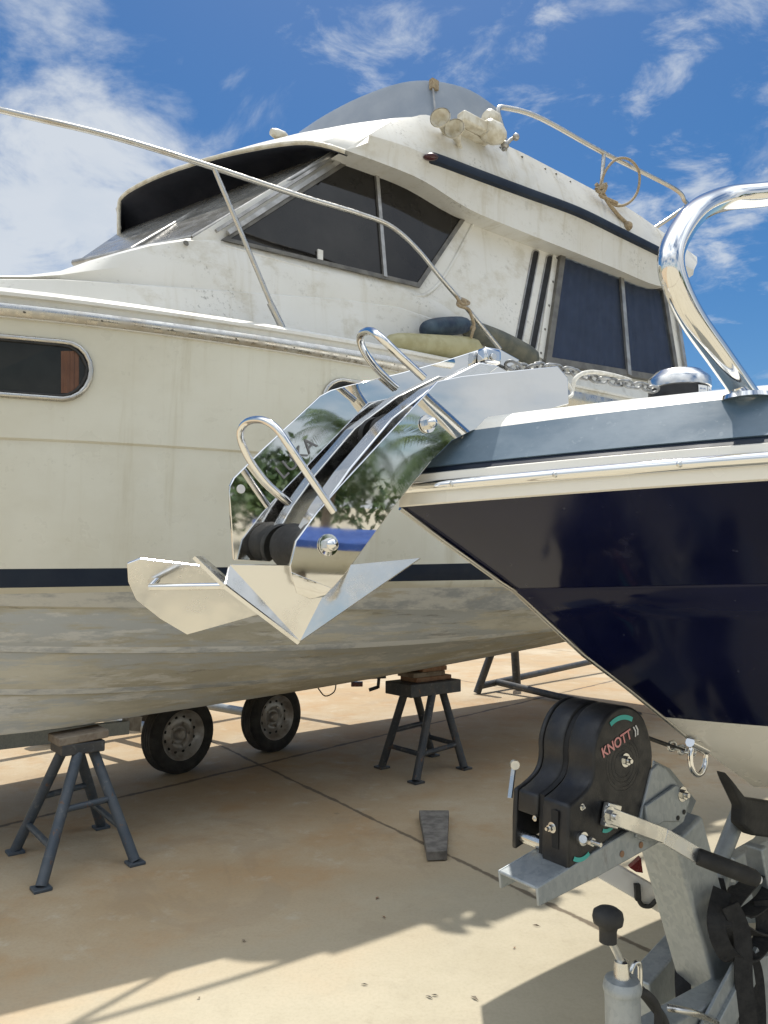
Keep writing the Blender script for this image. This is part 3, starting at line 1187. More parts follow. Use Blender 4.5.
# two vertical vents
for xa, xb in ((536, 519), (550, 533)):
    ya, yb = (250, 344) if xa == 536 else (255, 350)
    pts = []
    cnt = 8
    hw = 3.3
    for i in range(cnt + 1):
        an = math.pi + math.pi * i / cnt
        pts.append((xa + hw * math.cos(an), ya + hw + hw * math.sin(an)))
    for i in range(cnt + 1):
        an = math.pi * i / cnt
        pts.append((xb + hw * math.cos(an), yb - hw + hw * math.sin(an)))
    vt = panel('side_vent', pts, 'black_void', 0.004, 0.004)
    strip('vent_rim', pts, 0.012, 'alu_frame', vt, 0.008)
# raised frame strip left of the aft window with screws
strip('window_surround', [(557, 250), (541, 358)], 0.07, 'cabin_gelcoat', yacht, 0.014, closed=False)
for i in range(5):
    t = i / 4
    m = Mesh()
    m.lathe(PC(557 - 16 * t, 258 + 95 * t, 0.014), PCn(), [(0, 0.012), (0.005, 0.009)], 10)
    m.build('screw', 'dark_frame', yacht)
for (x, y) in ((272, 260), (346, 276), (186, 243)):
    m = Mesh()
    m.lathe(PC(x, y, -0.002) if x > 200 else TR(x, y, -0.01), PCn(), [(0, 0.018), (0.006, 0.014)], 10)
    m.build('deck_stud', 'dark_frame', yacht)

# windshield
dens_ = lambda r_, k: catmull(r_, k)
wlo = dens_([YO(191, 238, 4.36), YO(132, 250, 4.85), YO(76, 262, 5.35)], 6)
whi = dens_([YO(334, 152, 4.34), YO(232, 188, 5.3), YO(124, 229, 6.2)], 6)
m = Mesh()
m.grid([wlo, whi])
m.grid([[p + Vector((0.05, 0.03, -0.02)) for p in wlo], [p + Vector((0.05, 0.03, -0.02)) for p in whi]])
wsd = m.build('windshield', 'windshield_glass', yacht)
m = Mesh()
m.tube([YO(74, 263, 5.35), YO(130, 251, 4.8), YO(193, 238, 4.34)], 0.022, 8)
m.tube([YO(192, 238, 4.34), YO(333, 154, 4.28)], 0.016, 8)
m.build('windshield_frame', 'alu_frame', yacht)
m = Mesh()
m.tube([YO(128, 251, 4.8), YO(218, 198, 5.32)], 0.016, 8)
m.build('windshield_mullion', 'alu_frame', yacht)

# --- flybridge ---------------------------------------------------------------------
fo1 = lambda px: 4.10 - 0.0002 * (px - 345)
E_ = [(345, 150), (384, 164), (424, 181), (469, 209), (516, 229), (564, 248), (612, 267), (659, 286), (684, 282)]
S_ = [(369, 135), (402, 145), (436, 158), (482, 175), (528, 192), (579, 211), (620, 231), (660, 252), (694, 270)]
T_ = [(396, 118), (412, 117), (436, 117), (508, 146), (550, 167), (598, 192), (628, 208), (656, 227), (697, 257)]
rE = [YO(x, y, fo1(x)) for x, y in E_]
rS = [YO(x, y, fo1(x) - 0.03) for x, y in S_]
rSl = [p + V * 0.012 - Vector((0, 0, 0.05)) for p in rS]
rT = [YO(x, y, fo1(x) + 0.14) for x, y in T_]
rTi = [p + V * 0.10 + Vector((0, 0, 0.0)) for p in rT]
rTd = [p - Vector((0, 0, 0.25)) for p in rTi]


def dens(row, k=4):
    return catmull(row, k)


fb = Mesh()
vf0_, vt0_ = YO(345, 150, 4.10), YO(396, 118, 4.24)
vm0_ = vf0_.lerp(vt0_, 0.5) - V * 0.03
rows = [dens(r) for r in (rE, mid(rE, rSl, 0.5, -0.012), rSl, rS, mid(rS, rT, 0.5, 0.02), rT, rTi, rTd)]
fb.grid(rows)
fl = dens(rTd)
fb.grid([fl, [mir(p) for p in fl]])
fb.grid([[mir(p) for p in r] for r in rows])
Ei = [p + V * 0.25 + Vector((0, 0, 0.02)) for p in dens(rE)]
fb.grid([dens(rE), Ei, [mir(p) for p in Ei], [mir(p) for p in dens(rE)]])
fb.grid([[r[-1] for r in rows], [mir(r[-1]) for r in rows]])
fb.add([vf0_, vm0_, vt0_] + [r[0] for r in rows[:6]][::-1], [list(range(9))], 0, False)
fb.build('flybridge', 'flybridge_gelcoat', yacht, sharp=30)

# brow: top surface from coaming front down to visor edge, dark underside
Vf = [(345, 150, 4.10), (322, 143, 4.2), (295, 141, 4.4), (250, 148, 4.72), (208, 158, 5.05), (165, 172, 5.4), (135, 186, 5.72), (122, 196, 5.88), (119, 206, 5.92), (119, 235, 5.95)]
Tf = [(396, 118, 4.24), (380, 120, 4.4), (350, 124, 4.75), (328, 128, 5.0), (300, 133, 5.35), (285, 137, 5.6), (268, 142, 5.85), (200, 160, 5.92), (122, 198, 5.93), (121, 224, 5.98)]
Wf = [(348, 154, 4.28), (338, 153, 4.36), (325, 158, 4.5), (268, 178, 4.95), (212, 197, 5.4), (180, 211, 5.66), (150, 223, 5.9), (132, 230, 6.05), (124, 233, 6.12), (120, 235, 6.2)]
vf = dens([YO(*p) for p in Vf], 3)
tf = dens([YO(*p) for p in Tf], 3)
wf = dens([YO(*p) for p in Wf], 3)
vfl = [p - Vector((0, 0, 0.03)) for p in vf]
br = Mesh()
br.grid([tf, mid(tf, vf, 0.5, 0.03), vf, vfl])
br.build('brow', 'flybridge_gelcoat', yacht)
br = Mesh()
vin = [p - Vector((0, 0, 0.01)) + U * 0.02 for p in vfl]
deep = [a.lerp(b, 0.5) + Vector((0, 0, 0.05 * math.sin(math.pi * i / (len(vin) - 1)))) for i, (a, b) in enumerate(zip(vin, wf))]
br.grid([vfl, vin, deep, wf])
br.build('brow_underside', 'visor_navy', yacht, sharp=60)
m = Mesh()
m.tube([p - Vector((0, 0, 0.012)) for p in vf], 0.016, 8)
m.build('brow_edge', 'horn_cream', yacht)

# navy band along the flybridge side
band = [(430, 156), (445, 161), (482, 175), (528, 192), (579, 211), (620, 231), (662, 252)]
bp_ = dens([YO(x, y, fo1(x) - 0.045) for x, y in band], 5)
m = Mesh()
up = Vector((0, 0, 1))
prof = []
for i, p in enumerate(bp_):
    t = i / (len(bp_) - 1)
    h_ = 0.042 * min(1.0, (t / 0.05) ** 0.5 + 0.12)
    prof.append([p - up*h_ + V*0.03, p - up*h_*0.8 - V*0.012, p - V*0.02, p + up*h_*0.8 - V*0.008, p + up*h_ + V*0.05])
m.grid(prof)
nb_ = m.build('side_band', 'navy_stripe', yacht)
m = Mesh()
m.ball(YO(431, 157, 4.02), 0.045, 12, 8, sq=(1.3, 0.7, 0.6))
m.build('running_light', 'dark_lens', nb_)
for x, y in ((500, 146), (522, 155), (545, 167), (570, 180), (556, 172)):
    m = Mesh()
    m.ball(YO(x, y + 2, fo1(x) + 0.11), 0.012, 8, 6)
    m.build('stud', 'dark_frame', yacht)

# flybridge windscreen: bent acrylic, front and near side
base = [(508, 140, 4.22), (480, 130, 4.26), (436, 118, 4.32), (400, 119, 4.5), (360, 124, 4.85), (325, 130, 5.2), (299, 134, 5.5)]
top = [(500, 110, 4.26), (470, 90, 4.30), (434, 81, 4.38), (400, 83, 4.55), (360, 97, 4.9), (325, 115, 5.25), (299, 132, 5.55)]
bs_, ts_ = dens([YO(*p) for p in base]), dens([YO(*p) for p in top])
m = Mesh()
m.grid([bs_, ts_])
m.grid([[p + V * 0.008 + U * 0.006 for p in bs_], [p + V * 0.008 + U * 0.006 for p in ts_]])
fws = m.build('flybridge_windscreen', 'grey_acrylic', yacht)
m = Mesh()
m.box(YO(434, 85, 4.36), U * 0.035, V * 0.02, (0, 0, 0.04))
m.build('clip', 'rope_tan', fws)
m = Mesh()
m.bar(YO(433, 88, 4.35), YO(436, 118, 4.30), 0.015, 0.006, V)
m.build('seam', 'alu_frame', fws)
# small roof lamp seen over the brow
m = Mesh()
c = YO(279, 135, 5.6)
m.lathe(c - U * 0.08, U, [(0, 0.03), (0.05, 0.045), (0.13, 0.045), (0.16, 0.03)], 12)
m.build('brow_lamp', 'horn_cream', yacht)


# horns and searchlight on the flybridge corner
def horn(px, py, off, ln):
    m = Mesh()
    c = YO(px, py, off)
    d = (-U * 0.8 - V * 0.55 + Vector((0, 0, 0.08))).normalized()
    pr = [(0, 0.078), (0.012, 0.080), (0.03, 0.060), (0.08, 0.036), (0.18, 0.022), (ln, 0.016)]
    m.lathe(c, -d, pr, 20, cap0=False)
    m.lathe(c, -d, [(0.004, 0.074), (0.03, 0.055), (0.08, 0.03)], 20, cap0=False)
    return m


hn = Mesh()
hb = YO(470, 128, 4.13)
hn.box(hb + Vector((0, 0, -0.05)), U * 0.2, V * 0.04, (0, 0, 0.02))
hornp = hn.build('horn', 'horn_cream', yacht, bevel=0.006)
horn(440, 117, 4.02, 0.42).build('trumpet', 'horn_cream', hornp)
horn(454, 128, 3.98, 0.36).build('trumpet', 'horn_cream', hornp)
m = Mesh()
m.box(YO(476, 125, 4.04), U * 0.17, V * 0.045, Vector((0, 0, 0.045)))
m.build('horn_body', 'horn_cream', hornp, bevel=0.015)
m = Mesh()
m.lathe(YO(492, 132, 4.02) - U * 0.08, U, [(0, 0.06), (0.02, 0.085), (0.12, 0.09), (0.19, 0.06), (0.2, 0.02)], 18)
m.lathe(YO(490, 119, 4.05) - U * 0.05, U, [(0, 0.05), (0.02, 0.07), (0.1, 0.07), (0.14, 0.03)], 18)
m.build('searchlight', 'horn_cream', yacht)
m = Mesh()
m.ball(YO(505, 145, 4.02), 0.035, 10, 7)
m.tube([YO(503, 150, 4.03), YO(510, 140, 4.0), YO(517, 136, 3.98)], 0.016, 8)
m.ball(YO(516, 137, 3.97), 0.03, 10, 7)
m.build('cleat', 'alu_frame', yacht)

# flybridge rail
rl = Mesh()
top_rail = [(505, 150, 4.18), (501, 125, 4.18), (498, 110, 4.18), (506, 108, 4.18), (540, 118, 4.17), (600, 151, 4.15), (660, 181, 4.13), (679, 192, 4.13), (684, 200, 4.16), (685, 207, 4.3), (655, 228, 4.5)]
rl.tube([YO(*p) for p in top_rail], 0.022, 10, smooth_path=6)
rl.tube([YO(604, 153, 4.15), YO(601, 190, 4.16)], 0.02, 10)
rl.build('flybridge_rail', 'worn_stainless', yacht)

# bow rail with stanchion
br_ = [(-150, 72, 4.55), (-60, 93, 4.4), (0, 110, 4.22), (110, 136, 4.1), (212, 167, 4.02), (300, 196, 3.95), (360, 214, 3.92), (392, 227, 3.90), (418, 250, 3.89), (440, 277, 3.88), (465, 306, 3.87), (500, 349, 3.86)]
rl = Mesh()
rl.tube([YO(*p) for p in br_], 0.0165, 12, smooth_path=6)
rail = rl.build('bow_rail', 'worn_stainless', yacht)
rl = Mesh()
rl.tube([YO(214, 168, 4.02), YO(277, 318, 3.98)], 0.015, 12)
rl.tube([YO(270, 303, 3.98), YO(284, 331, 3.97)], 0.021, 12)
rl.lathe(YO(285, 333, 3.97), (0, 0, 1), [(0, 0.05), (0.01, 0.045), (0.014, 0.02)], 14)
rl.build('stanchion', 'worn_stainless', rail)


# portholes
def HS(px, py, proud):
    off = 4.1
    for _ in range(30):
        p = YO(px, py, off)
        s = to_so(p)[0]
        f = (L_G[2](s) - p.z) / max(1e-3, (L_G[2](s) - L_K[2](s)))
        off = L_G[1](s) + (L_K[1](s) - L_G[1](s)) * f - proud
    return YO(px, py, off)


def porthole(x0, x1, y0l, y0r, y1l, y1r):
    """rounded slot between x0..x1; top edge y0, bottom edge y1"""
    pts = []
    n = 10
    rad = (y1r - y0r) / 2
    rx = rad * 0.98
    for i in range(n + 1):
        an = -math.pi / 2 + math.pi * i / n
        pts.append((x1 - rx + rx * math.cos(an), (y0r + y1r) / 2 + rad * math.sin(an)))
    rad = (y1l - y0l) / 2
    for i in range(n + 1):
        an = math.pi / 2 + math.pi * i / n
        pts.append((x0 + rx + rx * math.cos(an), (y0l + y1l) / 2 + rad * math.sin(an)))
    m = Mesh()
    p3 = [HS(x, y, 0.008) for x, y in pts]
    m.prism(p3, V * 0.006)
    w = m.build('porthole', 'porthole_glass', yacht)
    rm = Mesh()
    rm.tube([HS(x, y, 0.010) for x, y in pts], 0.015, 8, closed=True)
    rm.build('porthole_rim', 'worn_stainless', w)
    rm = Mesh()
    rm.tube([HS(x0 + (x - x0) * 0.97 + 1.0, y + (3 if y < (y0r+y1r)/2 else -3), 0.012) for x, y in pts], 0.008, 8, closed=True)
    rm.build('porthole_gasket', 'black_rubber', w)
    return w


ph = porthole(-75, 91, 332, 342, 391, 399)
m = Mesh()
cr = [[HS(61 + i * 1.5, y, 0.0105 + 0.003 * math.sin(i * 1.9)) for i in range(13)] for y in (351, 393)]
m.grid(cr)
m.build('porthole_curtain', 'curtain_brown', ph)
porthole(324, 446, 380, 394, 416, 432)

# ================================================================== stands under the yacht


def leg_tube(m, a, b, r):
    m.tube([a, b], r, 12)


def stand(name, feet, tops, top_c, label, r, wood, braces, paint):
    c = sum(feet, Vector()) / len(feet)
    st = tag(empty(name, (c.x, c.y, 0), math.atan2(U.y, U.x)), label, 'boat stand', 'trestle stands under the yacht')
    for f_, t_ in zip(feet, tops):
        m = Mesh()
        m.tube([f_ + Vector((0, 0, 0.015)), t_], r, 12)
        lg = m.build('leg', paint, st)
        p = Mesh()
        p.box(f_ + Vector((0, 0, 0.008)), U * r * 1.5, V * r * 1.5, (0, 0, 0.008))
        p.build('foot_plate', paint, lg, bevel=0.003)
    for i, j, ti in braces:
        m = Mesh()
        m.tube([feet[i].lerp(tops[i], ti), feet[j].lerp(tops[j], ti)], r * 0.62, 10)
        m.build('brace', paint, st)
    return st


fA = [ground_pt(41, 890), ground_pt(15, 853), ground_pt(135, 864), ground_pt(101, 828)]
cA = sum(fA, Vector()) / 4
topz = YO(70, 738, 4.40).z - 0.08
tA = [SO(to_so(cA)[0] + a, to_so(cA)[1] + b, topz) for a, b in ((-0.02, -0.08), (-0.075, 0.015), (0.075, -0.015), (0.02, 0.07))]
st1 = stand('boat_stand', fA, tA, None, 'blue grey tube trestle with worn wooden top under the bow end of the yacht', 0.029, None,
            [(0, 1, 0.28), (0, 2, 0.55), (2, 3, 0.30), (1, 3, 0.55)], 'blue_grey_paint')
m = Mesh()
ctop = SO(to_so(cA)[0], to_so(cA)[1], topz + 0.02)
m.box(ctop, U * 0.115, V * 0.11, (0, 0, 0.03))
m.build('top_frame', 'dark_steel_paint', st1, bevel=0.006)
m = Mesh()
m.box(ctop + Vector((0, 0, 0.055)) - V * 0.01, U * 0.135 + Vector((0, 0, 0.008)), V * 0.10, (0, 0, 0.022))
m.build('top_board', 'weathered_wood', st1, bevel=0.006)

fB = [ground_pt(416, 783), ground_pt(382, 768), ground_pt(464, 769), ground_pt(432, 756)]
cB = sum(fB, Vector()) / 4
topzB = on_plane(422, 690, cB, Vector((0, 1, 0))).z
tB = [SO(to_so(cB)[0] + a, to_so(cB)[1] + b, topzB) for a, b in ((-0.02, -0.13), (-0.20, 0.0), (0.20, 0.0), (0.02, 0.13))]
st2 = stand('boat_stand', fB, tB, None, 'dark steel trestle with stacked wooden blocks on top, under the middle of the yacht', 0.032, None,
            [(0, 1, 0.30), (0, 2, 0.30), (2, 3, 0.30), (1, 3, 0.5)], 'dark_steel_paint')
m = Mesh()
c = SO(to_so(cB)[0], to_so(cB)[1], topzB + 0.03)
m.box(c, U * 0.27, V * 0.16, (0, 0, 0.05))
m.build('top_frame', 'dark_steel_paint', st2, bevel=0.006)
blk = Mesh()
hullz = L_B[2](to_so(cB)[0])
zt = topzB + 0.08
gap = max(0.08, hullz - zt)
k = 3
names = ['rust_wood', 'weathered_wood', 'rust_wood']
blab = ['lowest reddish wooden block stacked on the middle trestle under the hull', 'middle wooden block in the stack between trestle and hull', 'topmost short wooden block wedged against the hull bottom']
for i in range(k):
    b_ = Mesh()
    h_ = gap / k
    sh = (0.19, 0.17, 0.13)[i]
    b_.box(SO(to_so(cB)[0] + (0.03, -0.02, 0.04)[i], to_so(cB)[1] - 0.0, zt + h_ * (i + 0.5)), U * sh, V * 0.10, (0, 0, h_ / 2 - 0.001))
    o = b_.build('wooden_block', names[i], None, bevel=0.004)
    tag(o, blab[i], 'wood block', 'wooden blocks on the middle trestle')

# far cradle frame of dark tubes
p = ground_pt(478, 694)
dep = p.y


def DP(px, py, d):
    return on_plane(px, py, Vector((0, d, 0)), Vector((0, 1, 0)))


cr = tag(empty('boat_cradle', p), 'low dark tube cradle lying on sunlit concrete beyond the middle trestle', 'cradle')
for nm, a, b, r in (('leg', DP(477, 693, dep), DP(496, 640, dep), 0.05), ('post', DP(517, 686, dep + 0.3), DP(514, 640, dep + 0.3), 0.055),
                    ('beam', DP(480, 686, dep), DP(640, 651, dep + 3.2), 0.045), ('beam', DP(497, 682, dep + 0.2), DP(640, 716, dep - 1.5), 0.045)):
    m = Mesh()
    m.tube([a, b], r, 10)
    m.build(nm, 'dark_steel_paint', cr)

# weathered plank on the concrete
q = [ground_pt(*c_) for c_ in ((427, 862), (447, 861), (449, 819), (419, 819))]
m = Mesh()
m.prism([p + Vector((0, 0, 0.005)) for p in q], (0, 0, 0.05))
tag(m.build('wood_plank', 'grey_wood', None, bevel=0.004), 'short weathered grey plank lying on concrete beside the long joint', 'plank')
lit = random.Random(3)
# a few dry leaves scattered on the slab
for i in range(10):
    px, py = lit.uniform(120, 640), lit.uniform(860, 1010)
    p = ground_pt(px, py)
    m = Mesh()
    an = lit.uniform(0, 6.28)
    d1 = Vector((math.cos(an), math.sin(an), 0)) * lit.uniform(0.006, 0.022)
    d2 = Vector((-math.sin(an), math.cos(an), 0)) * lit.uniform(0.003, 0.007)
    z = Vector((0, 0, 0.004))
    m.add([p + z - d1, p + z + d2 + Vector((0, 0, 0.006)), p + z + d1, p + z - d2 + Vector((0, 0, 0.003))], [(0, 1, 2), (0, 2, 3)])
    o = m.build('dry_leaf', lit.choice(['weathered_wood', 'rust_wood', 'grey_wood']))
    tag(o, 'small dry leaf scrap lying on the bare concrete', 'leaf', 'dry leaf scraps on the concrete')

# ================================================================== tandem trailer under the yacht
w1p, w2p = ground_pt(184, 774), ground_pt(278, 752)
tdir = (w2p - w1p).normalized()
tnor = Vector((tdir.y, -tdir.x, 0))
tt = tag(empty('tandem_trailer', w1p.lerp(w2p, 0.5), math.atan2(tdir.y, tdir.x)), 'galvanised tandem axle boat trailer parked beneath the big yacht', 'trailer')
WR = 0.295


def wheel(c):
    m = Mesh()
    m.lathe(c - tnor * 0.09, tnor, [(0.0, WR * 0.70), (0.0, WR * 0.88), (0.012, WR * 0.96), (0.035, WR), (0.145, WR), (0.168, WR * 0.96), (0.18, WR * 0.88), (0.182, WR * 0.76), (0.168, WR * 0.66), (0.15, WR * 0.655)], 48, cap0=False, cap1=False)
    for w_ in (-0.045, -0.015, 0.015, 0.045):
        m.lathe(c + tnor * (w_ - 0.004), tnor, [(0, WR - 0.004), (0.001, WR + 0.003), (0.020, WR + 0.003), (0.021, WR - 0.004)], 48, cap0=False, cap1=False)
    w = m.build('wheel', 'tyre_rubber', tt, merge=False)
    m = Mesh()
    rr_ = WR * 0.66
    m.lathe(c - tnor * 0.04, tnor, [(0.0, rr_ * 0.3), (0.0, rr_ * 0.9), (0.11, rr_ * 0.98), (0.118, rr_ * 1.02), (0.112, rr_ * 0.94), (0.075, rr_ * 0.86), (0.06, rr_ * 0.72), (0.075, rr_ * 0.55), (0.07, rr_ * 0.38), (0.055, rr_ * 0.33), (0.055, rr_ * 0.30)], 40, cap0=False)
    mr_ = m
    m = Mesh()
    m.lathe(c, tnor, [(0.0, 0.05), (0.045, 0.045), (0.055, 0.03)], 18)
    m.build('hub', 'rim_grey', w)
    m = mr_
    for k in range(12):
        an = 2 * math.pi * (k + 0.5) / 12
        d = tdir * math.cos(an) + Vector((0, 0, 1)) * math.sin(an)
        m.lathe(c + d * rr_ * 0.70 + tnor * 0.018, tnor, [(0, 0.013), (0.007, 0.013)], 10, mi=1)
    for k in range(5):
        an = 2 * math.pi * k / 5
        d = tdir * math.cos(an) + Vector((0, 0, 1)) * math.sin(an)
        m.lathe(c + d * rr_ * 0.44 + tnor * 0.03, tnor, [(0, 0.012), (0.018, 0.01)], 6)
    m.build('rim', ['rim_grey', 'black_void'], w)


for base in (w1p, w2p):
    wheel(base + Vector((0, 0, WR)) - tnor * 0.09)
    wheel(base + Vector((0, 0, WR)) - tnor * 1.85)
    m = Mesh()
    m.tube([base + Vector((0, 0, WR)) - tnor * 0.2, base + Vector((0, 0, WR)) - tnor * 1.7], 0.04, 10)
    m.build('axle', 'galvanised', tt)
for o_ in (0.28, 1.66):
    m = Mesh()
    a = w1p - tdir * 3.8 - tnor * o_ + Vector((0, 0, 0.52))
    b = w2p + tdir * 1.6 - tnor * o_ + Vector((0, 0, 0.52))
    m.bar(a, b, 0.07, 0.13)
    m.build('frame_beam', 'galvanised', tt, bevel=0.006)
for k in (-3.2, -1.4, 0.5, 2.4):
    m = Mesh()
    a = w1p + tdir * k - tnor * 0.28 + Vector((0, 0, 0.5))
    m.bar(a, a - tnor * 1.4, 0.08, 0.08)
    m.build('cross_member', 'galvanised', tt)
# near side bar seen at the left edge and the mudguard stay
m = Mesh()
bx = YO(-30, 745, 5.15), YO(128, 727, 5.25)
m.bar(bx[0], bx[1], 0.05, 0.09)
m.build('side_bar', 'galvanised', tt, bevel=0.004)
m = Mesh()
m.bar(YO(125, 722, 5.25), YO(138, 724, 5.35), 0.05, 0.1)
m.build('mudguard_stay', 'rim_grey', tt)
# rear lamp and hook
d_ = w2p.y + 0.5
m = Mesh()
m.box(DP(357, 684, d_), (0.055, 0, 0), (0, 0.03, 0), (0, 0, 0.022))
m.build('tail_lamp', 'red_lens', tt, bevel=0.005)
m = Mesh()
m.tube([DP(318, 688, d_), DP(325, 696, d_), DP(334, 692, d_), DP(336, 684, d_)], 0.006, 8, smooth_path=4)
m.build('wire', 'black_rubber', tt)
m = Mesh()
m.bar(DP(362, 677, d_), DP(386, 676, d_), 0.04, 0.04)
m.bar(DP(379, 677, d_), DP(378, 688, d_), 0.03, 0.03)
m.bar(DP(378, 687, d_), DP(369, 690, d_), 0.03, 0.03)
m.build('coupling_hook', 'dark_steel_paint', tt)
m = Mesh()
m.bar(DP(300, 684, d_), DP(372, 674, d_), 0.05, 0.05)
m.build('rear_bar', 'dark_steel_paint', tt)

# ================================================================== fenders and ropes on the yacht


def fender(name, pts, r, mat, label, grp='fenders on the yacht side deck'):
    m = Mesh()
    pts = catmull([Vector(p) for p in pts], 6)
    L_ = len(pts) - 1
    m.tube(pts, lambda t: r * max(0.12, (1 - abs(2 * t - 1) ** 6)) ** 0.5, 20)
    o = m.build(name, mat)
    return tag(o, label, 'fender', grp)


fender('boat_fender', [YO(386, 345, 3.93), YO(430, 347, 3.92), YO(480, 349, 3.91)], 0.088, 'fender_olive', 'olive sausage fender lying on the yacht side deck below the rail')
fender('boat_fender', [YO(462, 327, 4.1), YO(500, 341, 4.08), YO(537, 360, 4.06)], 0.08, 'fender_dark', 'long dark fender leaning aft along the cabin side behind the rope')
fender('boat_fender', [YO(424, 331, 4.02), YO(440, 327, 4.05), YO(468, 325, 4.08)], 0.07, 'fender_navy', 'navy blue fender cover behind the olive fender against the cabin')
rp = Mesh()
c0 = YO(464, 305, 3.87)
rp.tube([YO(456, 296, 3.85), YO(462, 304, 3.84), YO(469, 303, 3.87), YO(461, 299, 3.89), YO(458, 305, 3.84), YO(468, 309, 3.85), YO(471, 315, 3.85), YO(474, 325, 3.85), YO(472, 334, 3.85), YO(470, 341, 3.88)], 0.012, 8, smooth_path=5)
rp.ball(YO(463, 302, 3.86), 0.028, 10, 7)
rp.ball(YO(473, 328, 3.86), 0.022, 10, 7)
tag(rp.build('rope', 'rope_tan'), 'tan rope knotted round the lower end of the bow rail', 'rope')

rp = Mesh()
lp = [(600, 186), (606, 170), (617, 159), (630, 160), (639, 172), (638, 190), (630, 202), (618, 206), (608, 200), (600, 190)]
rp.tube([YO(x, y, 4.08) for x, y in lp], 0.013, 8, smooth_path=5)
rp.tube([YO(x, y, 4.05) for x, y in ((596, 184), (602, 192), (610, 205), (620, 217), (630, 226))], 0.018, 8, smooth_path=5)
rp.tube([YO(x, y, 4.03) for x, y in ((597, 190), (606, 184), (603, 193), (596, 189), (605, 188), (600, 195), (610, 200), (617, 203))], 0.016, 8, smooth_path=4)
rp.ball(YO(628, 226, 4.03), 0.045, 10, 7)
tag(rp.build('rope_coil', 'rope_tan'), 'tan mooring line looped over the flybridge rail and knotted at its post', 'rope')

# ================================================================== NAVY BOAT
boat = tag(empty('navy_boat', NBP(1.2, 0, 0), R(35)), 'glossy navy blue boat with white waterline, its bow overhanging a galvanised trailer', 'boat')


def stem_line(px, py, B_, tau, right=None, l0=None, z0=None, off=0.0):
    if l0 is None:
        l0, _, z0 = to_lw(UN(px, py, 0.0))
    hb_ = lambda l: max(0.0, B_ * (1 - math.exp(-max(0.0, l - l0) / tau)) - off * min(1.0, max(0, l - l0) * 8))
    sl_ = 0.0
    if right is not None:
        # where does this plan curve cross image column right[0]?
        lo, hi = l0, l0 + 1.5
        best = None
        for i in range(1500):
            l = l0 + i * 0.001
            p = NBP(l, hb_(l), 0)
            if p.y > 0.05 and (p.x / p.y) >= (right[0] - 384) / F:
                best = l
                break
        best = best or l0 + 0.3
        p = NBP(best, hb_(best), 0)
        d = ray(*right)
        t = p.y / d.y
        z = H + d.z * t
        sl_ = (z - z0) / max(0.02, best - l0)
    rngl = (best - l0) * 1.3 if right is not None else 0.3
    fz = lambda l: z0 + sl_ * rngl * math.tanh(max(0.0, l - l0) / rngl) * (1.0 if right is None else 1.15)
    return l0, hb_, fz


NL = 70
LEND = 5.2


def bl(L, far=False, do=0.0, dz=0.0):
    l0, hb_, fz = L
    out_ = []
    for i in range(NL + 1):
        t = (i / NL) ** 2.0
        l = l0 + (LEND - l0) * t
        w = max(0.0, hb_(l) + (do if hb_(l) > 0 else 0))
        if far:
            k_ = min(1.0, (l - l0) / 1.3)
            w *= k_ * k_ * (3 - 2 * k_) * (1.35 if l0 < 0.1 else 1.0)
            w = min(w, float(np.interp(l - l0, [0, 0.3, 0.6, 1.0, 1.3, 1.6, 2.2], [0, 0.24, 0.48, 0.82, 1.2, 1.66, 2.5])))
        out_.append(NBP(l, -w if far else w, fz(l) + dz))
    return out_


B_G = stem_line(399, 506, 1.36, 0.52, (768, 479))
B_R1 = stem_line(414, 475, 1.36, 0.52, (768, 444), l0=B_G[0] + 0.005, z0=UN(412, 478, 0.0).z)
B_K = stem_line(514, 589, 1.12, 0.52, (768, 584))
B_K2 = stem_line(584, 655, 1.02, 0.6, (768, 652))
B_W = stem_line(663, 717, 0.95, 0.7, (768, 727))
B_B1 = stem_line(708, 753, 0.80, 0.8, (768, 772))
B_B2 = stem_line(754, 787, 0.55, 0.9, None)
kl = B_B2
hull = Mesh()


def curve_mid(A, B, f, out):
    return [a.lerp(b, f) + MM * (out if (a - BOW).dot(MM) > 0.02 else 0) for a, b in zip(A, B)]


up_rows = [bl(B_G), mid(bl(B_G), bl(B_K), 0.33, 0), mid(bl(B_G), bl(B_K), 0.66, 0), bl(B_K), bl(B_K, do=-0.004, dz=-0.006), mid(bl(B_K), bl(B_K2), 0.5), bl(B_K2), mid(bl(B_K2), bl(B_W), 0.5), bl(B_W)]
hull.grid(up_rows)
lowr = [bl(B_W), mid(bl(B_W), bl(B_B1), 0.5), bl(B_B1), bl(B_B2)]
hull.grid(lowr, mi=1)
keelp = [NBP(to_lw(p)[0], 0, p.z - 0.25 * min(1, (to_lw(p)[0] - B_B2[0]) * 0.5)) for p in bl(B_B2)]
hull.grid([bl(B_B2), keelp], mi=1)
hull.grid([bl(L, far=True) for L in (B_G, B_K, B_K2, B_W)])
hull.grid([bl(L, far=True) for L in (B_W, B_B1, B_B2)] + [keelp], mi=1)
Ls = (B_G, B_K, B_K2, B_W, B_B1, B_B2)
hull.grid([[bl(L)[-1] for L in Ls] + [keelp[-1]], [bl(L, far=True)[-1] for L in Ls] + [keelp[-1]]])
nh = hull.build('hull', ['navy_hull', 'clean_gelcoat'], boat, sharp=40)

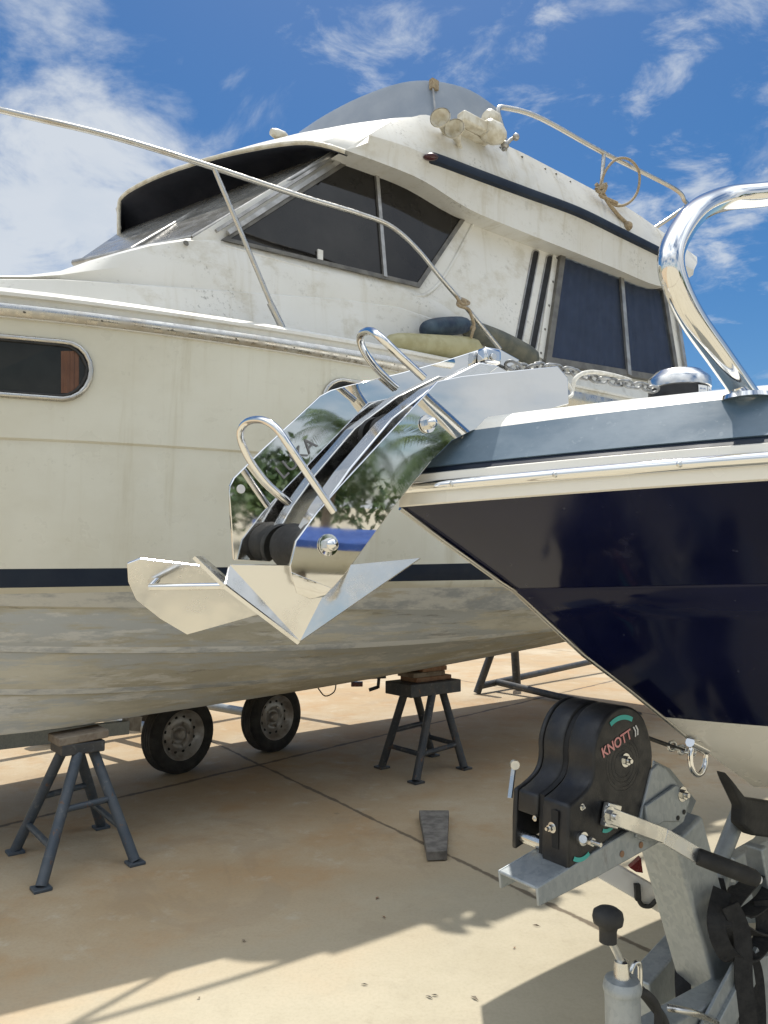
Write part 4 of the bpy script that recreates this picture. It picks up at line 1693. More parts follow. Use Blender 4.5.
# rub rail
rr = Mesh()
rows = [bl(B_G, dz=-0.002), bl(B_G, do=0.012, dz=0.0), mid(bl(B_G, do=0.020), bl(B_R1, do=0.020), 0.45), bl(B_R1, do=0.014), bl(B_R1, do=-0.004, dz=0.002), bl(B_R1, do=-0.03, dz=0.003)]
rr.grid(rows)
rr.grid([bl(B_G, far=True, dz=-0.002), bl(B_G, far=True, do=0.014), bl(B_R1, far=True, do=0.014), bl(B_R1, far=True, do=-0.03, dz=0.003)])
rub = rr.build('rub_rail', 'clean_gelcoat', boat, sharp=50)
rr = Mesh()
md = mid(bl(B_G, do=0.022), bl(B_R1, do=0.022), 0.56)
rr.tube(md[:50], 0.0085, 12)
rr.build('rail_insert', 'stainless', rub)
for px in (455, 570, 700):
    # find place on the insert by column
    bestp = min(md[:50], key=lambda p: abs(p.x / p.y - (px - 384) / F))
    m = Mesh()
    dd = Vector((MM.x - AX.x * 0.9, MM.y - AX.y * 0.9, 0)).normalized()
    m.lathe(bestp + dd * 0.007, dd, [(0, 0.0045), (0.002, 0.004), (0.003, 0.002)], 12)
    m.build('screw', 'zinc_bolt', rub)

# blue grey strake and white foredeck
B_D = stem_line(470, 440, 1.28, 0.54, (768, 395), l0=0.045, z0=UN(462, 442, 0.0).z)
st = Mesh()
A_, D_ = bl(B_R1, do=-0.012, dz=0.003), bl(B_D)
st.grid([A_, [a.lerp(b, 0.13) - MM * 0.006 for a, b in zip(A_, D_)]], mi=1)
st.grid([[a.lerp(b, 0.13) - MM * 0.006 for a, b in zip(A_, D_)], [a.lerp(b, 0.15) + MM * 0.001 for a, b in zip(A_, D_)], mid(A_, D_, 0.5, 0.0), D_])
A2, D2 = bl(B_R1, far=True, do=-0.012, dz=0.003), bl(B_D, far=True)
st.grid([A2, mid(A2, D2, 0.5), D2])
st.build('bulwark_strake', ['strake_blue', 'navy_stripe'], boat, sharp=50)
zc0 = UN(524, 417, 0.0)
zc1 = UN(680, 397, 0.0)
print('deck', to_lw(zc0), to_lw(zc1), 'rail', to_lw(UN(745, 392, .4)), [round(B_D[2](l), 3) for l in (0.1, .2, .4)], [round(B_R1[2](l), 3) for l in (0, .1, .2, .4)])


def deck_center(l):
    return float(np.interp(l, [0.0, to_lw(zc0)[0], to_lw(zc1)[0], 5.2], [B_D[2](0.05), zc0.z - 0.01, zc1.z, zc1.z + 0.12]))


Dc = []
for i in range(NL + 1):
    t = (i / NL) ** 2.0
    l = B_D[0] + (LEND - B_D[0]) * t
    Dc.append(NBP(l, 0, deck_center(l)))
Din = bl(B_D, do=-0.012, dz=0.006)
dkk = Mesh()


def crown(A, B, f, up_):
    return [a.lerp(b, f) + Vector((0, 0, up_)) for a, b in zip(A, B)]


dkk.grid([D_, Din, crown(Din, Dc, 0.3, 0.012), crown(Din, Dc, 0.65, 0.012), Dc])
Din2 = bl(B_D, far=True, do=-0.012, dz=0.006)
dkk.grid([D2, Din2, crown(Din2, Dc, 0.5, 0.012), Dc])
dkk.build('foredeck', 'clean_gelcoat', boat, sharp=50)

# stainless keel strip along the stem
stem_px = [(401, 508), (440, 538), (501, 582), (514, 590), (548, 622), (584, 655), (625, 686), (663, 717), (700, 747)]
m = Mesh()
m.tube([UN(x, y, 0.0) - AX * 0.001 for x, y in stem_px], 0.0042, 8)
m.build('stem_strip', 'worn_stainless', boat)

# bow eye, D shackle
be = UN(694, 752, 0.0)
m = Mesh()
ring = []
cE = UN(698, 757, 0.01)
for k in range(24):
    an = 2 * math.pi * k / 24
    ring.append(cE + (AX * math.cos(an) * 0.026 + Vector((0, 0, 1)) * math.sin(an) * 0.034))
m.tube(ring, 0.0055, 8, closed=True)
m.tube([UN(690, 742, 0.012), UN(706, 750, 0.012)], 0.010, 10)
m.build('bow_eye', 'stainless', boat)

# pulpit rail
pp = [(1000, 176, .62), (900, 183, .55), (800, 191, .45), (760, 195, 0.42), (725, 199, 0.40), (698, 211, 0.40), (680, 233, 0.40), (671, 258, 0.40), (676, 285, 0.40), (692, 318, 0.40), (718, 355, 0.40), (747, 396, 0.40)]
m = Mesh()
m.tube([UN(*p) for p in pp], 0.0155, 20, smooth_path=7)
pul = m.build('pulpit_rail', 'stainless', boat)
m = Mesh()
m.lathe(UN(747, 397, 0.40) - Vector((0, 0, 0.004)), (0, 0, 1), [(0, 0.032), (0.006, 0.030), (0.009, 0.018)], 20)
m.build('rail_base', 'stainless', pul)
pfar = [UN(*p) for p in pp]
m = Mesh()
m.tube([NBP(to_lw(p)[0], -to_lw(p)[1], p.z) for p in pfar[0:]], 0.0155, 14, smooth_path=5)

# windlass on the foredeck
wc = UN(679, 396, 0.0)
m = Mesh()
m.lathe(wc, (0, 0, 1), [(-0.02, 0.062), (0.012, 0.060), (0.014, 0.052)], 28)
wl = m.build('windlass', 'black_plastic', boat)
m = Mesh()
m.lathe(wc + Vector((0, 0, 0.012)), (0, 0, 1), [(0, 0.060), (0.002, 0.063), (0.018, 0.063), (0.024, 0.060), (0.034, 0.048), (0.037, 0.046), (0.040, 0.03), (0.041, 0.002)], 32)
m.build('windlass_cap', 'anchor_steel', wl)
m = Mesh()
for a0, a1, mi in ((-0.35, 0.05, 0), (0.08, 0.62, 0)):
    rows = []
    for z in (-0.012, 0.009):
        rw = []
        for k in range(9):
            an = a0 + (a1 - a0) * k / 8
            d = (MM * math.cos(an) + AX * math.sin(an))
            rw.append(wc + d * 0.0618 + Vector((0, 0, z)))
        rows.append(rw)
    m.grid(rows)
m.build('sticker', 'label_paper', wl)
m = Mesh()
for a_ in (-0.25, -0.1, 0.2, 0.3, 0.42):
    for z in (-0.006, 0.002):
        d = (MM * math.cos(a_) + AX * math.sin(a_))
        t = (-MM * math.sin(a_) + AX * math.cos(a_))
        m.box(wc + d * 0.0622 + Vector((0, 0, z)), t * 0.003, d * 0.0004, Vector((0, 0, 0.0012)))
m.build('sticker_print', 'label_print', wl)

# --- bow roller ------------------------------------------------------------------------
CW = 0.055


def UNT(px, py, w):
    """on a cheek plate: leaning in a little towards its lower edge"""
    nrm = MM - Vector((0, 0, 0.05)) - AX * 0.10
    return on_plane(px, py, NBP(-0.12, w, 1.68), nrm)


nearpx = [(290, 566), (296, 541), (318, 511), (340, 486), (390, 432), (438, 381), (462, 376), (510, 371), (558, 366), (568, 378), (569, 404), (524, 416), (472, 431), (452, 441), (430, 463), (395, 506), (347, 572), (333, 588), (322, 595), (310, 597), (299, 591), (292, 580)]
m = Mesh()
m.prism([UNT(x, y, CW) for x, y in nearpx], -MM * 0.005)
roller = m.build('bow_roller', 'mirror_stainless', boat, bevel=0.0012)
farpx = [(229, 492), (230, 486), (234, 478), (262, 450), (320, 396), (331, 390), (345, 386), (400, 373), (440, 362), (487, 347), (500, 349), (520, 360), (480, 395), (430, 420), (345, 490), (320, 505), (300, 540), (270, 562), (234, 560)]
m = Mesh()
m.prism([UNT(x, y, -CW) for x, y in farpx], -MM * 0.005)
m.build('cheek_plate', 'mirror_stainless', roller, bevel=0.0012)
# folded bottom tip of the near cheek
tip = [(291, 572), (332, 588), (324, 597), (310, 599), (297, 593)]
m = Mesh()
m.prism([UNT(x, y, CW + (0.0025 if y < 590 and x in (291, 332) else 0.001)) for x, y in tip], -MM * 0.0025)
m.build('tip_plate', 'stainless', roller, bevel=0.0006)
# channel floor between the cheeks
chn = [(330, 560), (352, 540), (395, 478), (430, 440), (470, 415), (520, 400), (566, 392)]
m = Mesh()
ra = [UNT(x, y, CW - 0.006) for x, y in chn]
rb = [p - MM * (2 * CW - 0.007) for p in ra]
m.grid([ra, rb])
m.grid([[p - Vector((0, 0, 0.004)) for p in ra], [p - Vector((0, 0, 0.004)) for p in rb]])
m.build('channel_floor', 'stainless', roller)


def rollr(px, py, r):
    m = Mesh()
    c = UNT(px, py, CW) - MM * 0.008
    wd = 2 * CW - 0.016
    m.lathe(c, -MM, [(0, r * 0.95), (wd * 0.15, r), (wd * 0.42, r * 0.72), (wd * 0.58, r * 0.72), (wd * 0.85, r), (wd, r * 0.95)], 28)
    m.build('roller', 'black_rubber', roller)


rollr(326, 545, 0.034)
rollr(425, 424, 0.030)
bolt(roller, UNT(427, 424, CW), MM, 0.0085, 0.02, mat='stainless')
bolt(roller, UNT(328, 545, CW), MM, 0.0095, 0.018, mat='stainless')
m = Mesh()
m.lathe(UNT(241, 489, -CW + 0.0005), MM, [(0, 0.0065), (0.001, 0.006)], 20)
m.build('eyelet', 'white_letter', roller)
# support lug under the cheek
m = Mesh()
m.lathe(UN(458, 441, CW - 0.01), MM, [(0, 0.010), (0.02, 0.010), (0.022, 0.007)], 16)
m.build('lug', 'worn_stainless', roller)


def hoop(near_leg, far_leg, r):
    m = Mesh()
    m.tube([UNT(*p) for p in near_leg] + [UNT(*p) for p in far_leg], r, 14, smooth_path=6)
    m.build('hoop', 'stainless', roller)


hoop([(334, 512, CW), (312, 480, CW), (290, 447, CW - 0.002), (276, 428, CW - 0.012)], [(262, 420, 0.02), (247, 422, -0.015), (240, 434, -0.035), (247, 455, -CW + 0.008), (266, 482, -CW + 0.004), (290, 503, -CW + 0.004)], 0.0052)
hoop([(424, 378, CW), (398, 354, CW), (380, 337, CW - 0.006)], [(370, 331, 0.02), (361, 335, -0.015), (362, 347, -0.035), (373, 364, -CW + 0.008), (390, 382, -CW + 0.004), (397, 388, -CW + 0.004)], 0.0058)
# name lettering etched on the far cheek
o_ = UNT(283, 480, -CW + 0.0015)
xd = UNT(322, 442, -CW + 0.0015) - o_
ydir = UNT(276, 470, -CW + 0.0015) - UNT(284, 481, -CW + 0.0015)
text_mesh('LUKA', 0.030, o_, xd, ydir, 0.0003, 'lettering', 'etched_letter', roller, spacing=1.02)
m = Mesh()
a = UN(470, 470, 0.0)
m.build('tmp', 'stainless') if False else None

# ================================================================== anchor
anchor = tag(empty('anchor', UN(300, 600, 0.0), R(35)), 'polished stainless plough anchor hanging from the bow roller', 'anchor')
m = Mesh()
shp = [(300, 570), (307, 536), (326, 502), (350, 468), (392, 418), (436, 384), (480, 362), (500, 366), (470, 388), (430, 424), (372, 497), (335, 548), (312, 574)]
m.prism([UNT(x, y, 0.022) for x, y in shp], -MM * 0.044)
m.build('shank', 'anchor_steel', anchor, bevel=0.002)


def plate(name, pts, th, mat='anchor_steel', parent=anchor, bev=0.0016):
    pts = [UN(*p) for p in pts]
    nrm = (pts[1] - pts[0]).cross(pts[2] - pts[0]).normalized()
    m = Mesh()
    c = sum(pts, Vector()) / len(pts)
    if len(pts) > 4:
        # fan from centre to allow slightly curved plates
        n = len(pts)
        bk = [p - nrm * th for p in pts]
        v = pts + bk
        f = [list(range(n)), list(range(n, 2*n))[::-1]] + [[(i+1) % n, i, n+i, n+(i+1) % n] for i in range(n)]
        m.add(v, f, 0, False)
    else:
        m.prism(pts, -nrm * th)
    return m.build(name, mat, parent, bevel=bev)


# right wing: two flat facets meeting on a crease, left wing: a pale flat blade further out


def facets(tris, th):
    m = Mesh()
    for t_ in tris:
        q_ = [UN(*p) for p in t_]
        n_ = (q_[1] - q_[0]).cross(q_[2] - q_[0]).normalized()
        if n_.y > 0:
            n_ = -n_
        m.prism(q_, -n_ * th)
    return m.build('fluke', 'anchor_steel', anchor, merge=False)


K_ = (300, 641, 0.0)
facets([[K_, (420, 558, 0.125), (338, 566, 0.035)], [K_, (338, 566, 0.035), (230, 565, -0.012)], [K_, (230, 565, -0.012), (226, 584, -0.008)]], 0.005)
facets([[(300, 642, 0.004), (225, 585, -0.006), (240, 588, -0.034)], [(240, 588, -0.034), (225, 585, -0.006), (195, 556, -0.02), (203, 556, -0.05)]], 0.005)
lw_ = [(127, 564, -0.150), (206, 567, -0.115), (187, 635, -0.185)]
lp_ = [UN(*p) for p in lw_]
ln_ = (lp_[1] - lp_[0]).cross(lp_[2] - lp_[0]).normalized()
if ln_.y > 0:
    ln_ = -ln_
m = Mesh()
m.prism([on_plane(x, y, lp_[0], ln_) for x, y in ((127, 564), (140, 559), (206, 567), (250, 592), (272, 611), (187, 635), (160, 619), (136, 600), (128, 582))], -ln_ * 0.005)
m.build('fluke', 'anchor_steel', anchor, bevel=0.0012)
m = Mesh()
m.tube([UN(150, 587, -0.150), UN(222, 586, -0.06), UN(240, 588, -0.03)], 0.0048, 12)
m.tube([UN(150, 587, -0.150), UN(160, 577, -0.152), UN(178, 567, -0.15)], 0.0048, 12, smooth_path=4)
m.build('roll_bar', 'anchor_steel', anchor)
# swivel at the shank end, lying on the roller
m = Mesh()
m.box(UN(489, 357, 0.0), AX * 0.018, MM * 0.012, Vector((0, 0, 0.013)))
m.build('swivel', 'stainless', anchor, bevel=0.005)
m = Mesh()
m.lathe(UN(493, 357, 0.013), MM, [(0, 0.006), (0.003, 0.0055)], 14)
m.build('swivel_pin', 'zinc_bolt', anchor)

# chain from swivel to windlass
chain = tag(empty('anchor_chain', UN(570, 380, 0.0), R(35)), 'galvanised chain running from the anchor swivel back to the windlass', 'chain')
cp = catmull([UN(503, 360, 0.0), UN(520, 368, 0.004), UN(545, 367, 0.0), UN(572, 372, 0.0), UN(600, 380, 0.0), UN(640, 386, 0.0), UN(655, 390, 0.0)], 12)
acc, last, idx = 0.0, cp[0], 0
for i in range(1, len(cp)):
    acc += (cp[i] - last).length
    last = cp[i]
    if acc >= 0.021:
        acc = 0
        idx += 1
        t = (cp[i] - cp[i - 1]).normalized()
        sdv = t.cross(Vector((0, 0, 1))).normalized()
        upv = sdv.cross(t)
        e1 = (sdv if idx % 2 else upv)
        e1 = (e1 + (upv if idx % 2 else -sdv) * 0.45).normalized()
        pts = []
        for k in range(16):
            an = 2 * math.pi * k / 16
            ca, sa = math.cos(an), math.sin(an)
            pts.append(cp[i] + t * (0.0085 * ca + (0.006 if ca > 0 else -0.006)) + e1 * 0.0085 * sa)
        m = Mesh()
        m.tube(pts, 0.0028, 8, closed=True)
        m.build('link', 'chain_zinc', chain)
rp = Mesh()
rp.tube([UN(572, 392, 0.02), UN(576, 378, 0.025), UN(590, 372, 0.02), UN(612, 375, 0.0), UN(630, 380, -0.02)], 0.004, 8, smooth_path=6)
rp.tube([UN(545, 366, 0.0), UN(556, 372, 0.012), UN(568, 384, 0.02), UN(572, 395, 0.03), UN(560, 400, 0.045)], 0.003, 8, smooth_path=5)
tag(rp.build('lashing_rope', 'rope_white'), 'thin white lashing rope beside the chain on the navy foredeck', 'rope')

# ================================================================== NEAR TRAILER WITH WINCH
trl = tag(empty('boat_trailer', UN(720, 1010, 0.0) * 1.0, R(35)), 'galvanised boat trailer with black covered hand winch holding the navy boat', 'trailer')
trl.location.z = 0.0

# winch cover, two halves with a groove
cov = [(568, 871), (568, 836), (569, 806), (580, 797), (590, 785), (594, 770), (594, 752), (598, 734), (606, 718), (616, 709), (626, 706), (637, 710), (645, 720), (650, 735), (653, 752), (652, 770), (648, 788), (644, 802), (639, 818)]
WW = 0.062
wpt = [UN(x, y, WW) for x, y in cov]
m = Mesh()
wden = wpt[:2] + catmull(wpt[2:], 3)
m.prism(wden, -MM * (WW - 0.004), smooth='sides')
winch = m.build('hand_winch', 'black_plastic', trl, bevel=0.005, seg=3)
cenw = sum(wpt, Vector()) / len(wpt)
m = Mesh()
m.prism([cenw + (p - cenw) * 0.95 - MM * (WW - 0.004) for p in wden], -MM * 0.010)
m.build('groove_core', 'black_void', winch)
farp = [p - MM * (WW + 0.006) for p in wpt]
cut0 = farp[0].lerp(farp[18], 0.40)
cut1 = farp[1].lerp(farp[17], 0.30)
fden = [p - MM * (WW + 0.006) for p in wden]
fh = [cut0, cut1, farp[1].lerp(farp[2], 0.25)] + fden[2:]
m = Mesh()
m.prism(fh, -MM * (WW - 0.016), smooth='sides')
m.build('cover_half', 'black_plastic', winch, bevel=0.004, seg=3)
m = Mesh()
m.prism([p - MM * (WW - 0.014) for p in fden], -MM * 0.010, smooth='sides')
m.build('cover_side', 'black_plastic', winch, bevel=0.003)
# recess in front with a drum rod
m = Mesh()
m.tube([farp[0].lerp(farp[18], 0.1) + Vector((0, 0, 0.014)) + MM * 0.005, farp[0].lerp(farp[18], 0.1) + Vector((0, 0, 0.014)) - MM * (WW - 0.01)], 0.010, 14)
m.build('spacer_rod', 'zinc_bolt', winch)
# front slot with pawl (front face is the plane facing the bow)
fc = UN(568, 836, WW)
m = Mesh()
m.box(fc - MM * 0.026 - AX * 0.0006 + Vector((0, 0, 0.004)), AX * 0.0015, MM * 0.007, Vector((0, 0, 0.03)))
m.build('slot', 'black_void', winch)
bolt(winch, fc - MM * 0.030 + Vector((0, 0, 0.006)) - AX * 0.002, -AX, 0.0055, 0.016, mat='zinc_bolt', acorn=False)
bolt(winch, fc - MM * 0.070 + Vector((0, 0, 0.01)) - AX * 0.002, -AX, 0.003, 0.004, mat='zinc_bolt', acorn=False)
# drum shaft nut, screws
bolt(winch, UN(625, 760, WW), MM, 0.0075, 0.014, acorn=False)
bolt(winch, UN(582, 807, WW), MM, 0.0035, 0.006, acorn=False)
bolt(winch, UN(581, 838, WW), MM, 0.0070, 0.040, acorn=False)
m = Mesh()
m.tube([UN(583, 839, WW), UN(583, 839, WW + 0.032)], 0.0062, 14)
m.build('shaft_stub', 'zinc_bolt', winch)
m = Mesh()
for rad in (0.022, 0.030, 0.038, 0.044):
    ring = [UN(623, 764, WW + 0.0) + (AX * math.cos(2*math.pi*k/40) + Vector((0, 0, 1)) * math.sin(2*math.pi*k/40)) * rad for k in range(40)]
    m.tube(ring, 0.0004, 6, closed=True)
m.build('moulded_ring', 'black_plastic', winch)


def arc_decal(cx, cy, r0, r1, a0, a1, name='decal', mat='teal_decal'):
    c = UN(cx, cy, WW + 0.0012)
    rows = []
    for rr_ in (r0, r1):
        rows.append([c + (AX * math.cos(R(a0 + (a1 - a0) * k / 14)) + Vector((0, 0, 1)) * math.sin(R(a0 + (a1 - a0) * k / 14))) * rr_ for k in range(15)])
    m = Mesh()
    m.grid(rows)
    m.build(name, mat, winch)


arc_decal(623, 752, 0.054, 0.062, 62, 122)
arc_decal(581, 838, 0.030, 0.037, 238, 305)
arc_decal(607, 814, 0.024, 0.030, 245, 300)
o_ = UN(603, 758, WW + 0.0012)
xd = UN(634, 736, WW + 0.0012) - o_
text_mesh('KNOTT', 0.0235, o_, xd, Vector((0, 0, 1)), 0.0003, 'lettering', 'pink_letter', winch, spacing=1.0, bold=0.0004)
m = Mesh()
e0 = UN(635, 737, WW + 0.0014)
xn = xd.normalized()
yn = (Vector((0, 0, 1)) - xn * xn.z).normalized()
for dx in (0.0, 0.0065):
    p0 = e0 + xn * dx
    m.prism([p0, p0 + xn * 0.003, p0 + xn * 0.006 + yn * 0.009, p0 + xn * 0.003 + yn * 0.018, p0 + yn * 0.018, p0 + xn * 0.003 + yn * 0.009], MM * 0.0004)
m.build('logo_mark', 'white_letter', winch)

# brake lever with round knob on the far side
m = Mesh()
lv = UN(508, 800, 0.0)
q0 = farp[2] - MM * (WW + 0.008)
m.bar(q0 + AX * 0.004 - Vector((0, 0, 0.02)), UN(514, 766, -0.085), 0.003, 0.009, MM)
m.lathe(UN(514, 764, -0.085), -AX*0.5+MM*0.8, [(0, 0.008), (0.004, 0.009), (0.010, 0.008)], 18)
m.build('pawl_lever', 'zinc_bolt', winch)

# crank
cp0 = UN(607, 814, WW)
m = Mesh()
m.box(cp0 + MM * 0.008, (AX * 0.9 + Vector((0, 0, -0.3))).normalized() * 0.017, MM * 0.006, (AX * 0.3 + Vector((0, 0, 0.9))).normalized() * 0.019)
arm0 = UN(609, 815, WW + 0.018)
arm1 = UN(665, 836, WW + 0.022)
arm2 = UN(700, 857, WW + 0.045)
dirs = (arm1 - arm0).normalized()
m.bar(arm0 - dirs * 0.012, arm1, 0.007, 0.026, MM.cross(dirs))
m.bar(arm1 - dirs * 0.002, arm2, 0.007, 0.027, MM.cross((arm2 - arm1).normalized()))
crank = m.build('crank', 'zinc_bolt', winch, bevel=0.0015)
bolt(crank, UN(609, 815, WW + 0.0215), MM, 0.009, 0.016, acorn=False)
m = Mesh()
g0, g1 = UN(697, 856, WW + 0.045), UN(757, 879, WW + 0.10)
gd = (g1 - g0).normalized()
gl = (g1 - g0).length
m.lathe(g0, gd, [(0, 0.011), (0.004, 0.0145), (gl * 0.3, 0.0150), (gl * 0.8, 0.0150), (gl * 0.94, 0.0145), (gl, 0.012)], 22)
m.build('crank_grip', 'black_rubber', crank)
m = Mesh()
m.lathe(g1, gd, [(0, 0.007), (0.006, 0.007), (0.007, 0.004)], 14)
m.build('grip_cap', 'white_paint', crank)

# winch bracket: inverted channel
b0, b1 = UN(537, 888, WW), UN(668, 806, WW)
fh_ = UN(537, 905, WW) - b0
b2 = UN(668, 838, WW)
m = Mesh()
BT = 0.005
m.prism([b0, b1, b2, UN(600, 876, WW), UN(539, 907, WW)], -MM * BT)
BW = 0.088
m.prism([b0 - MM * 0.004, b1 - MM * 0.004, b1 - MM * (BW - 0.004), b0 - MM * (BW - 0.004)], Vector((0, 0, -BT)))
m.prism([p - MM * (BW - BT) for p in (b0, b1, b2, UN(600, 876, WW), UN(539, 907, WW))], -MM * BT)
m.build('winch_bracket', 'galvanised', trl, bevel=0.0022)
for px, py in ((622, 854), (641, 845)):
    m = Mesh()
    m.lathe(UN(px, py, WW + 0.0006), MM, [(0, 0.0055), (0.0006, 0.0055)], 14)
    m.build('bracket_hole', 'rust_wood', trl)
# head plate joining winch and post
m = Mesh()
m.prism([UN(x, y, WW + 0.004) for x, y in ((652, 770), (658, 764), (666, 768), (690, 800), (687, 812), (684, 822), (668, 834), (646, 842), (636, 838), (640, 820))], -MM * 0.006)
m.build('head_plate', 'galvanised', trl, bevel=0.002)
m = Mesh()
m.prism([UN(x, y, WW + 0.011) for x, y in ((646, 806), (676, 785), (686, 789), (687, 815), (680, 822), (664, 822), (648, 832))], -MM * 0.006)
gp = m.build('gusset', 'galvanised', trl, bevel=0.002)
bolt(gp, UN(682, 794, WW + 0.011), MM, 0.0085, 0.014, acorn=False)
for px, py in ((684, 812), (678, 818)):
    m = Mesh()
    m.lathe(UN(px, py, WW + 0.0115), MM, [(0, 0.0045), (0.0006, 0.0045)], 12)
    m.build('bracket_hole', 'black_void', trl)
m = Mesh()
m.prism([UN(x, y, -WW) for x, y in ((652, 760), (668, 768), (694, 800), (680, 835), (645, 840))], MM * 0.006)
m.build('head_plate', 'galvanised', trl, bevel=0.002)

# post
post_top = UN(668, 822, 0.0)
post_bot = UN(727, 1035, 0.0)
pd = (post_bot - post_top).normalized()
pw = MM
ph_ = pd.cross(pw).normalized()
m = Mesh()
PWD = 0.046
m.box((post_top + post_bot) / 2, (post_bot - post_top) / 2, pw * PWD, ph_ * PWD)
m.build('winch_post', 'galvanised', trl, bevel=0.007, seg=3)
# side rails beside the post foot
for nm, a, b, wd, hh in (
        ('side_rail', UN(688, 1060, WW + 0.03), UN(748, 945, WW + 0.03), 0.006, 0.030),
        ('side_rail', UN(706, 1060, WW + 0.036), UN(760, 955, WW + 0.036), 0.008, 0.045)):
    m = Mesh()
    m.bar(a, b, hh, wd, MM)
    m.build(nm, 'galvanised', trl, bevel=0.0015)
m = Mesh()
hp = [(725, 1060), (752, 960), (790, 950), (800, 1060)]
m.prism([UN(x, y, WW + 0.025) for x, y in hp], -MM * 0.006)
hpl = m.build('hole_plate', 'galvanised', trl, bevel=0.002)
for i in range(3):
    for j in range(2):
        m = Mesh()
        m.lathe(UN(747 + i * 7 + j * 2, 1015 - j * 12, WW + 0.0255), MM, [(0, 0.0045), (0.0006, 0.0045)], 12)
        m.build('bracket_hole', 'black_void', hpl)
m = Mesh()
m.tube([UN(668, 1008, WW + 0.03), UN(690, 1012, WW + 0.055), UN(716, 1022, WW + 0.035)], 0.006, 10, smooth_path=4)
m.build('u_bolt', 'zinc_bolt', trl)
# drawbar: two channels converging on the hitch
m = Mesh()
m.bar(UN(585, 1090, 0.06), UN(900, 905, 0.06), 0.05, 0.09)
m.build('drawbar', 'galvanised', trl, bevel=0.004)
m = Mesh()
dbA, dbB = UN(640, 1000, -0.13), UN(700, 930, -0.18)
m.bar(dbA, dbB + (dbB - dbA) * 1.6, 0.05, 0.085)
m.build('drawbar', 'galvanised', trl, bevel=0.004)
# spine, axle and wheels that carry the boat further aft
sp0 = to_lw(UN(900, 905, 0.06))
m = Mesh()
m.bar(NBP(sp0[0] - 0.05, 0.06, sp0[2] - 0.01), NBP(4.7, 0.0, 0.52), 0.08, 0.11)
m.build('spine_beam', 'galvanised', trl, bevel=0.004)
m = Mesh()
m.tube([NBP(3.3, -0.95, 0.32), NBP(3.3, 0.95, 0.32)], 0.035, 12)
m.bar(NBP(3.3, 0, 0.32), NBP(3.3, 0, 0.5), 0.09, 0.09)
m.build('axle', 'galvanised', trl)
for sg in (-1, 1):
    wc_ = NBP(3.3, 0.95 * sg, 0.32)
    m = Mesh()
    m.lathe(wc_ - MM * 0.09, MM, [(0.0, 0.2), (0.0, 0.28), (0.03, 0.318), (0.15, 0.318), (0.18, 0.28), (0.18, 0.2)], 40)
    w_ = m.build('wheel', 'tyre_rubber', trl)
    m = Mesh()
    m.lathe(wc_ + MM * (0.085 * sg), MM * sg, [(0.0, 0.205), (0.012, 0.2), (0.0, 0.17), (-0.004, 0.08), (0.03, 0.06), (0.035, 0.02)], 32)
    m.build('rim', 'rim_grey', w_)
    m = Mesh()
    m.bar(NBP(2.0, 0.42 * sg, 0.66), NBP(4.6, 0.42 * sg, 0.66), 0.1, 0.06)
    m.bar(NBP(3.3, 0.0, 0.5), NBP(3.3, 0.42 * sg, 0.63), 0.06, 0.06)
    m.build('hull_bunk', 'galvanised', trl, bevel=0.004)
# bracket uprights and roller arm behind the post
for a, b, r in ((UN(712, 882, -0.02), UN(738, 815, -0.02), 0.017), (UN(708, 925, -0.05), UN(722, 872, -0.05), 0.02), (UN(754, 890, 0.03), UN(768, 860, 0.03), 0.02)):
    m = Mesh()
    m.tube([a, b], r, 16)
    m.build('support_tube', 'galvanised', trl)
m = Mesh()
m.bar(UN(700, 905, -0.06), UN(800, 905, -0.06), 0.05, 0.06)
m.bar(UN(730, 870, -0.1), UN(790, 835, -0.1), 0.03, 0.06)
m.bar(UN(755, 845, 0.05), UN(765, 905, 0.05), 0.02, 0.04, MM)
m.build('cross_member', 'galvanised', trl, bevel=0.004)
m = Mesh()
m.ball(UN(737, 892, 0.02), 0.016, 14, 9, sq=(1.2, 1, 0.8))
m.build('rubber_stop', 'black_rubber', trl)
# keel roller block (black V) under the forefoot
m = Mesh()
m.prism([UN(x, y, 0.03) for x, y in ((727, 772), (747, 798), (800, 806), (800, 842), (754, 836), (743, 826), (744, 808))], -MM * 0.03)
m.build('keel_block', 'black_rubber', trl, bevel=0.006)
# white reflector bar behind the post with red end and hanging cable
m = Mesh()
dw = 2.1
m.bar(DP(600, 866, dw), DP(668, 905, dw), 0.02, 0.055)
rb_ = m.build('light_bar', 'white_paint', trl, bevel=0.004)
m = Mesh()
m.prism([DP(x, y, dw - 0.02) for x, y in ((630, 868), (641, 858), (643, 873), (636, 872))], (0, 0.02, 0))
m.build('reflector', 'red_lens', rb_)
m = Mesh()
m.bar(DP(637, 884, dw - 0.02), DP(638, 900, dw - 0.02), 0.014, 0.014)
m.tube([DP(638, 898, dw - .02), DP(642, 905, dw - .02), DP(650, 906, dw - .02), DP(656, 900, dw - .02)], 0.006, 8, smooth_path=4)
m.build('cable', 'black_rubber', rb_)
# winch strap to the bow eye
m = Mesh()
m.bar(UN(640, 735, 0.0), UN(676, 748, 0.0), 0.040, 0.003)
m.build('winch_strap', 'webbing', trl)
for i in range(5):
    t = i / 4
    c = UN(672 + 20 * t, 746 + 7 * t, 0.0)
    e1 = MM if i % 2 else Vector((0, 0, 1))
    pts = [c + AX * (0.012 * math.cos(2*math.pi*k/14)) + e1 * 0.008 * math.sin(2*math.pi*k/14) for k in range(14)]
    m = Mesh()
    m.tube(pts, 0.003, 8, closed=True)
    m.build('strap_link', 'zinc_bolt', trl)

# black lashing straps round the trailer


